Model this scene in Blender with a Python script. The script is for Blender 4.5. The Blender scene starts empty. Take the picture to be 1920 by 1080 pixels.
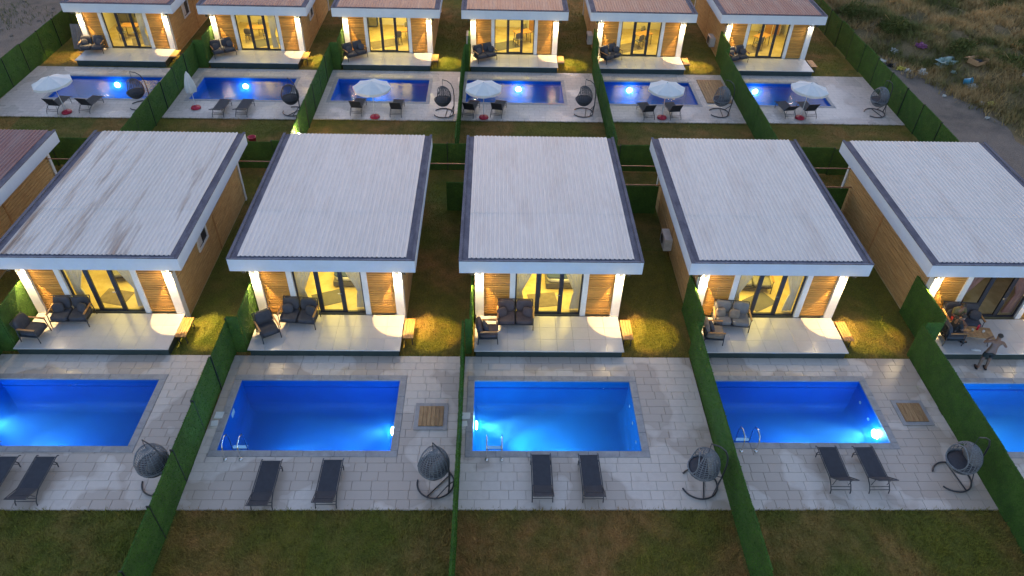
import bpy, bmesh, math, random
import numpy as np
from mathutils import Vector, Matrix
R = math.radians
random.seed(7); rng = np.random.default_rng(7)
scene = bpy.context.scene
col = scene.collection

# ------------------------------------------------------------------ camera
cam = bpy.data.cameras.new('camera'); camo = bpy.data.objects.new('camera', cam); col.objects.link(camo)
_p, _y, _r = R(40.4842), R(1.9642), R(1.7197)
fw = Vector((math.sin(_y)*math.cos(_p), math.cos(_y)*math.cos(_p), -math.sin(_p)))
rt = Vector((math.cos(_y), -math.sin(_y), 0)); up = rt.cross(fw)
rt2 = math.cos(_r)*rt + math.sin(_r)*up; up2 = -math.sin(_r)*rt + math.cos(_r)*up
m = Matrix((rt2, up2, -fw)).transposed().to_4x4(); m.translation = Vector((1.0393, -12.2495, 19.1630))
camo.matrix_world = m
cam.sensor_width = 36; cam.lens = 1366.59/1920*36; cam.clip_start = .1; cam.clip_end = 2000
scene.camera = camo

# ------------------------------------------------------------------ sky, sun, exposure
SKY_TINT = (1.10, .97, 1.06, 1)
SUN_EL, SUN_ROT = 3.0, 0.0            # low dusk sun behind the far row of houses
world = bpy.data.worlds.new('World'); scene.world = world; world.use_nodes = True
nt = world.node_tree; nt.nodes.clear()
sky = nt.nodes.new('ShaderNodeTexSky'); sky.sky_type = 'NISHITA'; sky.sun_disc = False
sky.sun_elevation = R(SUN_EL); sky.sun_rotation = R(SUN_ROT); sky.air_density = 1.0; sky.dust_density = 1.0; sky.ozone_density = 1.6
bg = nt.nodes.new('ShaderNodeBackground'); bg.inputs['Strength'].default_value = 0.15
wo = nt.nodes.new('ShaderNodeOutputWorld')
tn = nt.nodes.new('ShaderNodeMix'); tn.data_type = 'RGBA'; tn.blend_type = 'MULTIPLY'; tn.inputs[0].default_value = 1; tn.inputs[7].default_value = SKY_TINT
nt.links.new(sky.outputs[0], tn.inputs[6]); nt.links.new(tn.outputs[2], bg.inputs[0]); nt.links.new(bg.outputs[0], wo.inputs[0])
sun = bpy.data.lights.new('sun', 'SUN'); sun.energy = 0.05; sun.angle = R(25); sun.color = (1, .86, .74)
suno = bpy.data.objects.new('sun', sun); col.objects.link(suno)
_d = Vector((math.sin(R(SUN_ROT))*math.cos(R(14)), math.cos(R(SUN_ROT))*math.cos(R(14)), math.sin(R(14))))
suno.rotation_euler = _d.to_track_quat('Z', 'Y').to_euler()
scene.view_settings.view_transform = 'Standard'; scene.view_settings.look = 'None'
scene.view_settings.gamma = 1; scene.view_settings.use_curve_mapping = False
scene.view_settings.exposure = 2.55
scene.render.engine = 'CYCLES'
scene.cycles.use_denoising = True
scene.cycles.max_bounces = 5; scene.cycles.diffuse_bounces = 2; scene.cycles.glossy_bounces = 2
scene.cycles.transparent_max_bounces = 12; scene.cycles.sample_clamp_indirect = 4.0
scene.cycles.caustics_reflective = False; scene.cycles.caustics_refractive = False

# ------------------------------------------------------------------ materials
MATS = {}
def mat(name, c, c2=None, rough=.6, scale=3.0, lo=.4, hi=.6, bump=0.0, bscale=40.0, metal=0.0, rand=0.0, fine=0.0, spec=.5, stretch=None, emit=None, es=0.0, sheen=0.0, local=False):
    mt = bpy.data.materials.new(name); mt.use_nodes = True; t = mt.node_tree; n = t.nodes
    b = n['Principled BSDF']; b.inputs['Roughness'].default_value = rough; b.inputs['Metallic'].default_value = metal
    b.inputs['Specular IOR Level'].default_value = spec
    if sheen: b.inputs['Sheen Weight'].default_value = sheen
    if emit:
        b.inputs['Emission Color'].default_value = (*emit, 1); b.inputs['Emission Strength'].default_value = es
    geo = n.new('ShaderNodeNewGeometry'); pos = geo.outputs['Position']
    if local:
        tc = n.new('ShaderNodeTexCoord'); pos = tc.outputs['Object']
    if stretch:
        vm = n.new('ShaderNodeVectorMath'); vm.operation = 'MULTIPLY'; vm.inputs[1].default_value = stretch
        t.links.new(pos, vm.inputs[0]); pos = vm.outputs[0]
    nz = n.new('ShaderNodeTexNoise'); nz.inputs['Scale'].default_value = scale; nz.inputs['Detail'].default_value = 5
    nz.inputs['Roughness'].default_value = .62; t.links.new(pos, nz.inputs['Vector'])
    rm = n.new('ShaderNodeMapRange'); rm.inputs[1].default_value = lo; rm.inputs[2].default_value = hi
    t.links.new(nz.outputs['Fac'], rm.inputs[0])
    mx = n.new('ShaderNodeMix'); mx.data_type = 'RGBA'; mx.inputs[6].default_value = (*c, 1)
    if c2 is None: c2 = tuple(x*.88 for x in c)
    mx.inputs[7].default_value = (*c2, 1); t.links.new(rm.outputs[0], mx.inputs[0])
    out = mx.outputs[2]
    if rand or fine:
        ad = n.new('ShaderNodeMath'); ad.operation = 'ADD'; ad.inputs[0].default_value = 1; ad.inputs[1].default_value = 0
        if rand:
            oi = n.new('ShaderNodeObjectInfo'); m1 = n.new('ShaderNodeMapRange'); m1.inputs[3].default_value = 1-rand; m1.inputs[4].default_value = 1+rand
            t.links.new(oi.outputs['Random'], m1.inputs[0]); t.links.new(m1.outputs[0], ad.inputs[0])
        if fine:
            n2 = n.new('ShaderNodeTexNoise'); n2.inputs['Scale'].default_value = scale*9; n2.inputs['Detail'].default_value = 3
            t.links.new(pos, n2.inputs['Vector'])
            m2 = n.new('ShaderNodeMapRange'); m2.inputs[1].default_value = .3; m2.inputs[2].default_value = .7; m2.inputs[3].default_value = -fine; m2.inputs[4].default_value = fine
            t.links.new(n2.outputs['Fac'], m2.inputs[0]); t.links.new(m2.outputs[0], ad.inputs[1])
        vs = n.new('ShaderNodeVectorMath'); vs.operation = 'SCALE'; t.links.new(out, vs.inputs[0]); t.links.new(ad.outputs[0], vs.inputs['Scale'])
        out = vs.outputs[0]
    t.links.new(out, b.inputs['Base Color'])
    if bump:
        n3 = n.new('ShaderNodeTexNoise'); n3.inputs['Scale'].default_value = bscale; n3.inputs['Detail'].default_value = 4
        t.links.new(pos, n3.inputs['Vector'])
        bp = n.new('ShaderNodeBump'); bp.inputs['Strength'].default_value = bump; bp.inputs['Distance'].default_value = .03
        t.links.new(n3.outputs['Fac'], bp.inputs['Height']); t.links.new(bp.outputs[0], b.inputs['Normal'])
    MATS[name] = mt
    return mt

mat('white_paint', (.74, .75, .77), (.66, .67, .69), rough=.55, scale=1.2, fine=.03)
mat('roof_white', (.595, .58, .57), (.47, .43, .41), rough=.55, scale=.6, lo=.52, hi=.88, fine=.05, rand=.03, stretch=(1.6, .35, 1))
mat('roof_rusty', (.57, .56, .55), (.27, .21, .175), rough=.6, scale=.8, lo=.53, hi=.70, fine=.07, rand=.04, stretch=(2.6, .2, 1))
mat('roof_red', (.15, .06, .07), (.175, .12, .135), rough=.55, scale=.9, lo=.42, hi=.7, fine=.1, rand=.05, stretch=(2, .3, 1))
mat('flashing', (.085, .09, .125), (.13, .135, .175), spec=.15, rough=.9, scale=2.0, fine=.12, stretch=(2, .8, 1))
mat('wood_clad', (.60, .38, .165), (.46, .27, .105), rough=.6, scale=3.5, fine=.22, stretch=(2.5, .5, 6))
mat('wood_slat', (.56, .29, .065), (.48, .23, .05), rough=.5, scale=2.5, rand=.16, fine=.06, stretch=(1, 3, 8))
mat('slat_back', (.13, .06, .02), rough=.7)
mat('fascia_paint', (.56, .64, .75), (.52, .60, .71), rough=.5, scale=1.0, fine=.02)
mat('wood_bench', (.50, .26, .09), (.40, .19, .06), rough=.5, scale=3, rand=.1, fine=.12, stretch=(8, 1, 1))
mat('wood_hatch', (.42, .25, .115), (.30, .16, .07), rough=.6, scale=3, rand=.16, fine=.15, stretch=(8, 1, 1))
mat('wood_arm', (.40, .20, .08), rough=.45, scale=5)
mat('dark_frame', (.022, .024, .035), (.03, .032, .045), rough=.4)
mat('dark_metal', (.03, .033, .042), (.045, .048, .06), rough=.4, scale=8)
mat('sling', (.032, .036, .05), (.025, .028, .04), rough=.75, scale=6, bump=.1, bscale=200, rand=.12)
mat('sling_black', (.02, .022, .028), (.028, .03, .036), rough=.75, scale=6, rand=.12)
mat('cushion_dark', (.04, .042, .055), (.055, .055, .068), rough=.85, scale=5, bump=.1, bscale=120, rand=.1)
mat('cushion_brown', (.07, .052, .06), (.09, .066, .07), rough=.85, scale=5, bump=.1, bscale=120)
mat('cushion_grey', (.16, .155, .165), (.20, .19, .19), rough=.85, scale=5, bump=.1, bscale=120)
mat('cushion_beige', (.24, .19, .15), (.19, .15, .12), rough=.85, scale=5)
mat('wicker', (.20, .215, .24), (.12, .13, .15), rough=.6, scale=22, fine=.2)
mat('wicker_dark', (.05, .056, .066), (.035, .038, .045), rough=.6, scale=22, fine=.2)
mat('deck_tile', (.54, .51, .505), (.51, .48, .475), rough=.24, scale=1.6, rand=.015, fine=.015)
mat('deck_base', (.022, .045, .05), (.03, .055, .058), rough=.6, scale=2)
mat('coping', (.36, .34, .345), (.29, .275, .28), rough=.55, scale=3, fine=.08, bump=.15, bscale=30)
mat('bedding', (.50, .435, .395), (.43, .37, .335), rough=.9, scale=5)
mat('chrome', (.75, .77, .8), rough=.12, metal=1.0)
mat('plastic_white', (.72, .72, .72), rough=.4)
mat('red_plastic', (.55, .02, .05), (.42, .015, .04), rough=.35)
mat('canopy', (.80, .80, .80), (.74, .74, .75), rough=.8, scale=3)
mat('interior_wall', (.78, .72, .60), (.74, .68, .56), rough=.7)
mat('interior_floor', (.62, .50, .30), (.50, .38, .2), rough=.45, scale=2)
mat('ceiling', (.8, .74, .6), rough=.8)
mat('curtain', (.72, .70, .68), (.62, .60, .58), rough=.9, scale=2)
mat('curtain_rose', (.50, .27, .23), (.42, .22, .2), rough=.9, scale=2)
mat('grey_fabric', (.16, .15, .15), rough=.9)
mat('blue_fabric', (.03, .055, .16), rough=.8)
mat('orange_panel', (.55, .25, .03), rough=.6)
mat('copper', (.34, .17, .11), rough=.5, metal=.3)
mat('post', (.012, .018, .016), rough=.6)
mat('hedge_core', (.050, .115, .014), (.035, .085, .011), rough=.9, scale=2.2, fine=.25)
mat('hedge_leaf', (.075, .185, .020), (.040, .115, .014), rough=.8, scale=1.6, fine=.35, spec=.2)
mat('skin', (.20, .105, .068), (.175, .09, .058), rough=.55, scale=9)
mat('hair', (.025, .018, .014), rough=.6)
mat('olive_cloth', (.13, .11, .045), rough=.85)
mat('red_cloth', (.40, .035, .035), rough=.85)
mat('black_cloth', (.02, .02, .024), rough=.85)
mat('swim_green', (.016, .018, .017), rough=.85)
mat('ac_white', (.52, .51, .52), (.42, .41, .42), rough=.5, scale=4)
mat('cardboard', (.40, .24, .13), (.34, .2, .1), rough=.85, scale=3)
mat('bag_white', (.5, .49, .46), (.36, .36, .33), rough=.5, scale=6)
mat('bag_green', (.26, .36, .33), (.2, .28, .27), rough=.45, scale=6)
mat('blue_plastic', (.03, .33, .58), rough=.4)
mat('yellow_plastic', (.6, .5, .08), rough=.5)
mat('purple_plastic', (.22, .06, .18), rough=.5)
mat('dry_blade', (.44, .29, .13), (.12, .125, .04), rough=.9, scale=.33, lo=.42, hi=.60, fine=.25, spec=.15)
mat('weed_leaf', (.07, .09, .022), (.11, .115, .035), rough=.9, scale=.8, fine=.25, spec=.2)
mat('basin_blue', (.001, .115, .50), (.001, .10, .46), rough=.5, scale=1.0)
mat('basin_cyan', (.002, .19, .55), (.002, .165, .5), rough=.5, scale=1.0)

def emit_mat(name, c, s):
    mt = bpy.data.materials.new(name); mt.use_nodes = True; t = mt.node_tree; n = t.nodes
    b = n['Principled BSDF']; b.inputs['Base Color'].default_value = (*c, 1)
    b.inputs['Emission Color'].default_value = (*c, 1); b.inputs['Emission Strength'].default_value = s
    MATS[name] = mt
def sheer(name, c):
    mt = MATS[name]; t = mt.node_tree; n = t.nodes; o = n['Material Output']; b = n['Principled BSDF']
    tl = n.new('ShaderNodeBsdfTranslucent'); tl.inputs[0].default_value = (*c, 1); mx = n.new('ShaderNodeMixShader'); mx.inputs[0].default_value = .16
    t.links.new(b.outputs[0], mx.inputs[1]); t.links.new(tl.outputs[0], mx.inputs[2])
    t.links.new(mx.outputs[0], o.inputs[0])
sheer('curtain', (.85, .82, .78)); sheer('curtain_rose', (.6, .34, .3)); sheer('canopy', (.7, .7, .7))
emit_mat('lamp_glow', (1, .80, .48), 50)
emit_mat('pool_glow', (.8, .92, 1), 14)
emit_mat('screen_glow', (.7, .8, 1), 3)

def clear_mat(name, tint, ior, rough, bumps=0.0, bsc=3.0):
    """a see-through sheet (glass, water): Fresnel reflection over a tinted clear layer"""
    mt = bpy.data.materials.new(name); mt.use_nodes = True; t = mt.node_tree; n = t.nodes; n.clear()
    o = n.new('ShaderNodeOutputMaterial'); mx = n.new('ShaderNodeMixShader'); tr = n.new('ShaderNodeBsdfTransparent')
    gl = n.new('ShaderNodeBsdfGlossy'); geo = n.new('ShaderNodeNewGeometry')
    tr.inputs[0].default_value = (*tint, 1); gl.inputs['Roughness'].default_value = rough
    dt = n.new('ShaderNodeVectorMath'); dt.operation = 'DOT_PRODUCT'; t.links.new(geo.outputs['Incoming'], dt.inputs[0]); t.links.new(geo.outputs['Normal'], dt.inputs[1])
    x = dt.outputs['Value']
    def mth(op, a, b=None):
        q = n.new('ShaderNodeMath'); q.operation = op
        for i, v in ((0, a), (1, b)):
            if v is None: continue
            if isinstance(v, float): q.inputs[i].default_value = v
            else: t.links.new(v, q.inputs[i])
        return q.outputs[0]
    f0 = ((ior-1)/(ior+1))**2                    # Schlick, the same from both faces
    x = mth('ADD', mth('MULTIPLY', mth('POWER', mth('SUBTRACT', 1.0, mth('ABSOLUTE', x)), 5.0), 1-f0), f0)
    t.links.new(x, mx.inputs[0]); t.links.new(tr.outputs[0], mx.inputs[1]); t.links.new(gl.outputs[0], mx.inputs[2])
    t.links.new(mx.outputs[0], o.inputs[0])
    if bumps:
        nz = n.new('ShaderNodeTexNoise'); nz.inputs['Scale'].default_value = bsc; nz.inputs['Detail'].default_value = 3
        t.links.new(geo.outputs['Position'], nz.inputs['Vector'])
        bp = n.new('ShaderNodeBump'); bp.inputs['Strength'].default_value = bumps; bp.inputs['Distance'].default_value = .05
        t.links.new(nz.outputs['Fac'], bp.inputs['Height']); t.links.new(bp.outputs[0], gl.inputs['Normal']); t.links.new(bp.outputs[0], dt.inputs[1])
    MATS[name] = mt
clear_mat('glass', (.93, .93, .90), 1.5, .02)
clear_mat('water', (.66, .88, 1.0), 1.22, .0, .22, 8.0)
_v = MATS['water'].node_tree; _pv = _v.nodes.new('ShaderNodeVolumePrincipled'); _pv.inputs['Color'].default_value = (.12, .58, 1, 1); _pv.inputs['Density'].default_value = .18; _pv.inputs['Anisotropy'].default_value = .3
_v.links.new(_pv.outputs[0], _v.nodes['Material Output'].inputs['Volume'])

def paving_mat(name, bricks):
    """travertine: pale stone, damp tan patches that spread over several slabs"""
    mt = bpy.data.materials.new(name); mt.use_nodes = True; t = mt.node_tree; n = t.nodes; b = n['Principled BSDF']
    geo = n.new('ShaderNodeNewGeometry'); pos = geo.outputs['Position']
    def noise(s, d=4, r=.6):
        z = n.new('ShaderNodeTexNoise'); z.inputs['Scale'].default_value = s; z.inputs['Detail'].default_value = d; z.inputs['Roughness'].default_value = r
        t.links.new(pos, z.inputs['Vector']); return z.outputs['Fac']
    def rng_(x, a, bb, c=0., dd=1.):
        r = n.new('ShaderNodeMapRange'); r.inputs[1].default_value = a; r.inputs[2].default_value = bb; r.inputs[3].default_value = c; r.inputs[4].default_value = dd
        t.links.new(x, r.inputs[0]); return r.outputs[0]
    def mixc(f, a, bb):
        x = n.new('ShaderNodeMix'); x.data_type = 'RGBA'; t.links.new(f, x.inputs[0])
        for i, v in ((6, a), (7, bb)):
            if isinstance(v, tuple): x.inputs[i].default_value = (*v, 1)
            else: t.links.new(v, x.inputs[i])
        return x.outputs[2]
    base = mixc(rng_(noise(6), .35, .65), (.62, .54, .485), (.555, .475, .425))
    oi = n.new('ShaderNodeObjectInfo')
    if not bricks: base = mixc(rng_(oi.outputs['Random'], 0, 1, 0, .75), base, (.63, .545, .485))
    stain = rng_(noise(.36, 3, .5), .485, .51)
    base = mixc(rng_(stain, 0, 1, 0, .9), base, (.475, .385, .325)) if not bricks else mixc(rng_(noise(.3), .5, .6, 0, .25), base, (.40, .33, .28))
    if bricks:
        br = n.new('ShaderNodeTexBrick'); br.inputs['Scale'].default_value = 1; br.inputs['Mortar Size'].default_value = .012
        br.inputs['Brick Width'].default_value = .6; br.inputs['Row Height'].default_value = .33
        br.inputs['Color1'].default_value = (1, 1, 1, 1); br.inputs['Color2'].default_value = (.93, .93, .93, 1); br.inputs['Mortar'].default_value = (.72, .7, .7, 1)
        t.links.new(pos, br.inputs['Vector'])
        mu = n.new('ShaderNodeMix'); mu.data_type = 'RGBA'; mu.blend_type = 'MULTIPLY'; mu.inputs[0].default_value = 1
        t.links.new(base, mu.inputs[6]); t.links.new(br.outputs[0], mu.inputs[7]); base = mu.outputs[2]
    t.links.new(base, b.inputs['Base Color'])
    t.links.new(rng_(stain, 0, 1, .55, .26), b.inputs['Roughness'])
    bp = n.new('ShaderNodeBump'); bp.inputs['Strength'].default_value = .12; bp.inputs['Distance'].default_value = .02
    t.links.new(noise(18), bp.inputs['Height']); t.links.new(bp.outputs[0], b.inputs['Normal'])
    MATS[name] = mt
paving_mat('travertine', False); paving_mat('travertine_far', True)

def ground_mat(name, cols, s1, s2, bump):
    """three colours blended by two noises"""
    mt = bpy.data.materials.new(name); mt.use_nodes = True; t = mt.node_tree; n = t.nodes; b = n['Principled BSDF']
    b.inputs['Roughness'].default_value = .95; b.inputs['Specular IOR Level'].default_value = .15
    geo = n.new('ShaderNodeNewGeometry'); pos = geo.outputs['Position']
    f = []
    for s, lo, hi in ((s1, .42, .6), (s2, .35, .65), (s2*14, .3, .7)):
        z = n.new('ShaderNodeTexNoise'); z.inputs['Scale'].default_value = s; z.inputs['Detail'].default_value = 5; t.links.new(pos, z.inputs['Vector'])
        r = n.new('ShaderNodeMapRange'); r.inputs[1].default_value = lo; r.inputs[2].default_value = hi; t.links.new(z.outputs['Fac'], r.inputs[0]); f.append((r.outputs[0], z.outputs['Fac']))
    a = n.new('ShaderNodeMix'); a.data_type = 'RGBA'; a.inputs[6].default_value = (*cols[0], 1); a.inputs[7].default_value = (*cols[1], 1); t.links.new(f[0][0], a.inputs[0])
    c = n.new('ShaderNodeMix'); c.data_type = 'RGBA'; c.inputs[7].default_value = (*cols[2], 1); t.links.new(a.outputs[2], c.inputs[6])
    h = n.new('ShaderNodeMath'); h.operation = 'MULTIPLY'; h.inputs[1].default_value = .55; t.links.new(f[1][0], h.inputs[0]); t.links.new(h.outputs[0], c.inputs[0])
    mr = n.new('ShaderNodeMapRange'); mr.inputs[3].default_value = .7; mr.inputs[4].default_value = 1.3; t.links.new(f[2][0], mr.inputs[0])
    vs = n.new('ShaderNodeVectorMath'); vs.operation = 'SCALE'; t.links.new(c.outputs[2], vs.inputs[0]); t.links.new(mr.outputs[0], vs.inputs['Scale'])
    outc = vs.outputs[0]
    if 'lawn' in name:            # turf was laid in sections of different age
        bk = n.new('ShaderNodeTexBrick'); bk.inputs['Scale'].default_value = 1; bk.inputs['Brick Width'].default_value = 4.1; bk.inputs['Row Height'].default_value = 6.4
        bk.inputs['Mortar Size'].default_value = .02; bk.inputs['Mortar Smooth'].default_value = 1
        bk.inputs['Color1'].default_value = (1.12, .96, 1, 1); bk.inputs['Color2'].default_value = (.78, .95, .85, 1); bk.inputs['Mortar'].default_value = (.8, .85, .8, 1)
        t.links.new(pos, bk.inputs['Vector']); mu = n.new('ShaderNodeMix'); mu.data_type = 'RGBA'; mu.blend_type = 'MULTIPLY'; mu.inputs[0].default_value = 1
        t.links.new(outc, mu.inputs[6]); t.links.new(bk.outputs[0], mu.inputs[7]); outc = mu.outputs[2]
    t.links.new(outc, b.inputs['Base Color'])
    bp = n.new('ShaderNodeBump'); bp.inputs['Strength'].default_value = bump; bp.inputs['Distance'].default_value = .05
    t.links.new(f[2][1], bp.inputs['Height']); t.links.new(bp.outputs[0], b.inputs['Normal'])
    MATS[name] = mt
ground_mat('lawn', ((.16, .145, .028), (.30, .175, .058), (.09, .10, .022)), .33, 1.6, .5)
ground_mat('lawn_blade', ((.20, .19, .03), (.36, .21, .066), (.13, .14, .03)), .33, 1.6, 0)
ground_mat('dirt', ((.17, .145, .125), (.12, .105, .09), (.23, .185, .15)), .25, 1.3, .9)
ground_mat('rough_soil', ((.17, .125, .07), (.22, .15, .08), (.085, .085, .035)), .22, .9, .9)

# ------------------------------------------------------------------ mesh helpers
def lnk(o, parent=None):
    col.objects.link(o)
    if parent is not None: o.parent = parent
    return o
class MB:
    def __init__(s): s.v = []; s.f = []; s.sm = []
    def _add(s, vs, fs, smooth=False):
        b = len(s.v); s.v += [tuple(x) for x in vs]; s.f += [tuple(i+b for i in f) for f in fs]; s.sm += [smooth]*len(fs)
    def box(s, x0, x1, y0, y1, z0, z1):
        s._add([(x0,y0,z0),(x1,y0,z0),(x1,y1,z0),(x0,y1,z0),(x0,y0,z1),(x1,y0,z1),(x1,y1,z1),(x0,y1,z1)],
               [(3,2,1,0),(4,5,6,7),(0,1,5,4),(1,2,6,5),(2,3,7,6),(3,0,4,7)]); return s
    def cbox(s, x0, x1, y0, y1, z0, z1, c):
        """box with chamfered top edges"""
        s._add([(x0,y0,z0),(x1,y0,z0),(x1,y1,z0),(x0,y1,z0),(x0,y0,z1-c),(x1,y0,z1-c),(x1,y1,z1-c),(x0,y1,z1-c),
                (x0+c,y0+c,z1),(x1-c,y0+c,z1),(x1-c,y1-c,z1),(x0+c,y1-c,z1)],
               [(3,2,1,0),(0,1,5,4),(1,2,6,5),(2,3,7,6),(3,0,4,7),(4,5,9,8),(5,6,10,9),(6,7,11,10),(7,4,8,11),(8,9,10,11)]); return s
    def quad(s, *p): s._add(p, [tuple(range(len(p)))]); return s
    def tube(s, pts, r, n=6, closed=False):
        pts = [Vector(p) for p in pts]; k = len(pts); rs = r if isinstance(r, (list, tuple)) else [r]*k
        vs = []; a = None
        for i, p in enumerate(pts):
            if closed: d = pts[(i+1) % k]-pts[i-1]
            else: d = pts[min(i+1, k-1)]-pts[max(i-1, 0)]
            d.normalize()
            if a is None:
                a = d.cross(Vector((0,0,1)))
                if a.length < .05: a = d.cross(Vector((1,0,0)))
            a = (a-d*a.dot(d)).normalized(); b = d.cross(a)
            vs += [p+rs[i]*(math.cos(2*math.pi*j/n)*a+math.sin(2*math.pi*j/n)*b) for j in range(n)]
        fs = []
        for i in range(k if closed else k-1):
            q = (i+1) % k
            fs += [(i*n+j, i*n+(j+1) % n, q*n+(j+1) % n, q*n+j) for j in range(n)]
        s._add(vs, fs, n > 4)
        if not closed: s._add(vs[:n], [tuple(range(n))[::-1]]); s._add(vs[-n:], [tuple(range(n))])
        return s
    def lathe(s, prof, n=16, c=(0,0,0)):
        vs = [(c[0]+r*math.cos(2*math.pi*j/n), c[1]+r*math.sin(2*math.pi*j/n), c[2]+z) for r, z in prof for j in range(n)]
        fs = [(i*n+j, i*n+(j+1) % n, (i+1)*n+(j+1) % n, (i+1)*n+j) for i in range(len(prof)-1) for j in range(n)]
        s._add(vs, fs, True); return s
    def pillow(s, c, sz, e=.45, n=10, rx=0, rz=0, puff=None):
        """superellipsoid cushion"""
        M = Matrix.Rotation(rz, 3, 'Z') @ Matrix.Rotation(rx, 3, 'X'); vs = []; f = lambda x, p: math.copysign(abs(x)**p, x)
        m = n*2
        for i in range(n+1):
            th = -math.pi/2+math.pi*i/n
            for j in range(m):
                ph = 2*math.pi*j/m
                p = Vector((sz[0]*f(math.cos(th), e)*f(math.cos(ph), e), sz[1]*f(math.cos(th), e)*f(math.sin(ph), e), sz[2]*f(math.sin(th), e*1.5)))
                vs.append(M @ p + Vector(c))
        fs = [(i*m+j, i*m+(j+1) % m, (i+1)*m+(j+1) % m, (i+1)*m+j) for i in range(n) for j in range(m)]
        s._add(vs, fs, True); return s
    def mesh(s, name, mt):
        me = bpy.data.meshes.new(name); me.from_pydata(s.v, [], s.f); me.polygons.foreach_set('use_smooth', s.sm)
        me.materials.append(MATS[mt] if isinstance(mt, str) else mt); me.update(); return me
    def build(s, name, mt, parent=None, loc=(0,0,0), rz=0):
        o = bpy.data.objects.new(name, s.mesh(name, mt)); o.location = loc; o.rotation_euler = (0, 0, rz)
        return lnk(o, parent)
def inst(name, me, parent=None, loc=(0,0,0), rz=0, scale=(1,1,1)):
    o = bpy.data.objects.new(name, me); o.location = loc; o.rotation_euler = (0, 0, rz); o.scale = scale; return lnk(o, parent)
def tag(o, label=None, cat=None, group=None, kind=None):
    if label: o['label'] = label
    if cat: o['category'] = cat
    if group: o['group'] = group
    if kind: o['kind'] = kind
    return o
def thing(name, loc, label, cat, group=None, rz=0):
    o = bpy.data.objects.new(name, None); o.empty_display_size = .2; o.location = loc; o.rotation_euler = (0, 0, rz); lnk(o)
    return tag(o, label, cat, group)
def copy_tree(o, parent=None):
    c = o.copy(); lnk(c); c.parent = parent
    for ch in list(o.children): copy_tree(ch, c)
    return c
def spawn(proto, loc, rz, label):
    """first use moves the prototype, later uses copy it"""
    if proto.get('_used'):
        c = copy_tree(proto)
    else:
        c = proto; proto['_used'] = 1
    c.location = loc; c.rotation_euler = (0, 0, rz); c['label'] = label
    return c
def np_mesh(name, v, f, mt, kind=True):
    """numpy arrays -> mesh object of triangles"""
    me = bpy.data.meshes.new(name); nv, nf = len(v), len(f)
    me.vertices.add(nv); me.vertices.foreach_set('co', v.astype(np.float32).ravel())
    me.loops.add(nf*3); me.loops.foreach_set('vertex_index', f.astype(np.int32).ravel())
    me.polygons.add(nf); me.polygons.foreach_set('loop_start', np.arange(0, nf*3, 3, dtype=np.int32))
    try: me.polygons.foreach_set('loop_total', np.full(nf, 3, dtype=np.int32))
    except Exception: pass
    me.polygons.foreach_set('use_smooth', np.zeros(nf, dtype=bool)); me.materials.append(MATS[mt]); me.update(); me.validate(); return me
def blades(p, h, w, lean, nrm=None):
    """one triangle blade at every point of p"""
    n = len(p); a = rng.uniform(0, 2*np.pi, n); hh = h*rng.uniform(.5, 1.3, n); ww = w*rng.uniform(.6, 1.3, n)
    d = np.stack([np.cos(a), np.sin(a), np.zeros(n)], 1); s = np.stack([-np.sin(a), np.cos(a), np.zeros(n)], 1)
    up_ = np.tile([0, 0, 1.], (n, 1)) if nrm is None else nrm
    if nrm is not None:
        d = rng.normal(size=(n, 3)); d -= nrm*(d*nrm).sum(1)[:, None]; d /= np.linalg.norm(d, axis=1)[:, None]; s = np.cross(nrm, d)
    tip = p+up_*hh[:, None]+d*(hh*lean*rng.uniform(.3, 1.6, n))[:, None]
    v = np.empty((n*3, 3)); v[0::3] = p-s*ww[:, None]/2; v[1::3] = p+s*ww[:, None]/2; v[2::3] = tip
    return v, np.arange(n*3).reshape(n, 3)

# ------------------------------------------------------------------ layout (metres; X right, Y away, Z up)
DY = 24.5                                  # back row offset
ORD = ['leftmost', 'second', 'third', 'fourth', 'fifth', 'rightmost']
HW = 5.45                                  # house body width
FX = {0: -24.2, 1: -15.95, 2: -7.72, 3: .38, 4: 8.62, 5: 17.3}      # front houses: left wall
BX = [-24.45, -16.40, -8.34, -.47, 7.45, 15.50]                      # back houses: left wall
YW = 8.2                                   # front wall line of the front row
def fname(k):
    return {0: 'red-roofed house at the left edge', 1: 'leftmost white-roofed house', 2: 'second white-roofed house', 3: 'middle white-roofed house', 4: 'fourth white-roofed house', 5: 'rightmost white-roofed house'}[k]
def bname(i): return ORD[i]+' back-row house'
FFX = [-16.6, -8.3, 0.0, 8.3, 16.5, 24.6]   # front row boundary hedges
BFX = [-26.75, -17.12, -8.95, -.85, 7.12, 15.18, 24.2]
# pools: x0,x1,y0,y1, lamp wall, liner
POOLS = [('f', 0, -24.0, -18.6, 2.13, 5.14, 'L'), ('f', 1, -16.02, -10.54, 2.29, 5.14, 'L'), ('f', 2, -7.70, -2.20, 2.13, 5.14, 'R'), ('f', 3, .42, 5.88, 2.13, 5.14, 'L'),
         ('f', 4, 8.72, 14.15, 2.48, 5.20, 'R'), ('f', 5, 17.05, 22.5, 2.13, 5.14, 'L')]
bp_ = [(-24.24, -18.75), (-16.35, -10.85), (-8.36, -2.90), (-.62, 5.06), (7.42, 12.90), (15.80, 20.75)]
for i, (a, b) in enumerate(bp_): POOLS.append(('b', i, a, b, 26.45+.06*i, 29.35+.08*i, 'B'))
TERR = []   # row, idx, x0,x1,y0,y1
for k in range(0, 6):
    x0 = FFX[k-1]+.04 if k else -24.9
    TERR.append(('f', k, x0, FFX[k]-.04, 0.0, 6.33))
for i in range(6): TERR.append(('b', i, BFX[i]+.04, BFX[i+1]-.04, 24.2+.08*i, 30.62+.05*i))

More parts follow.
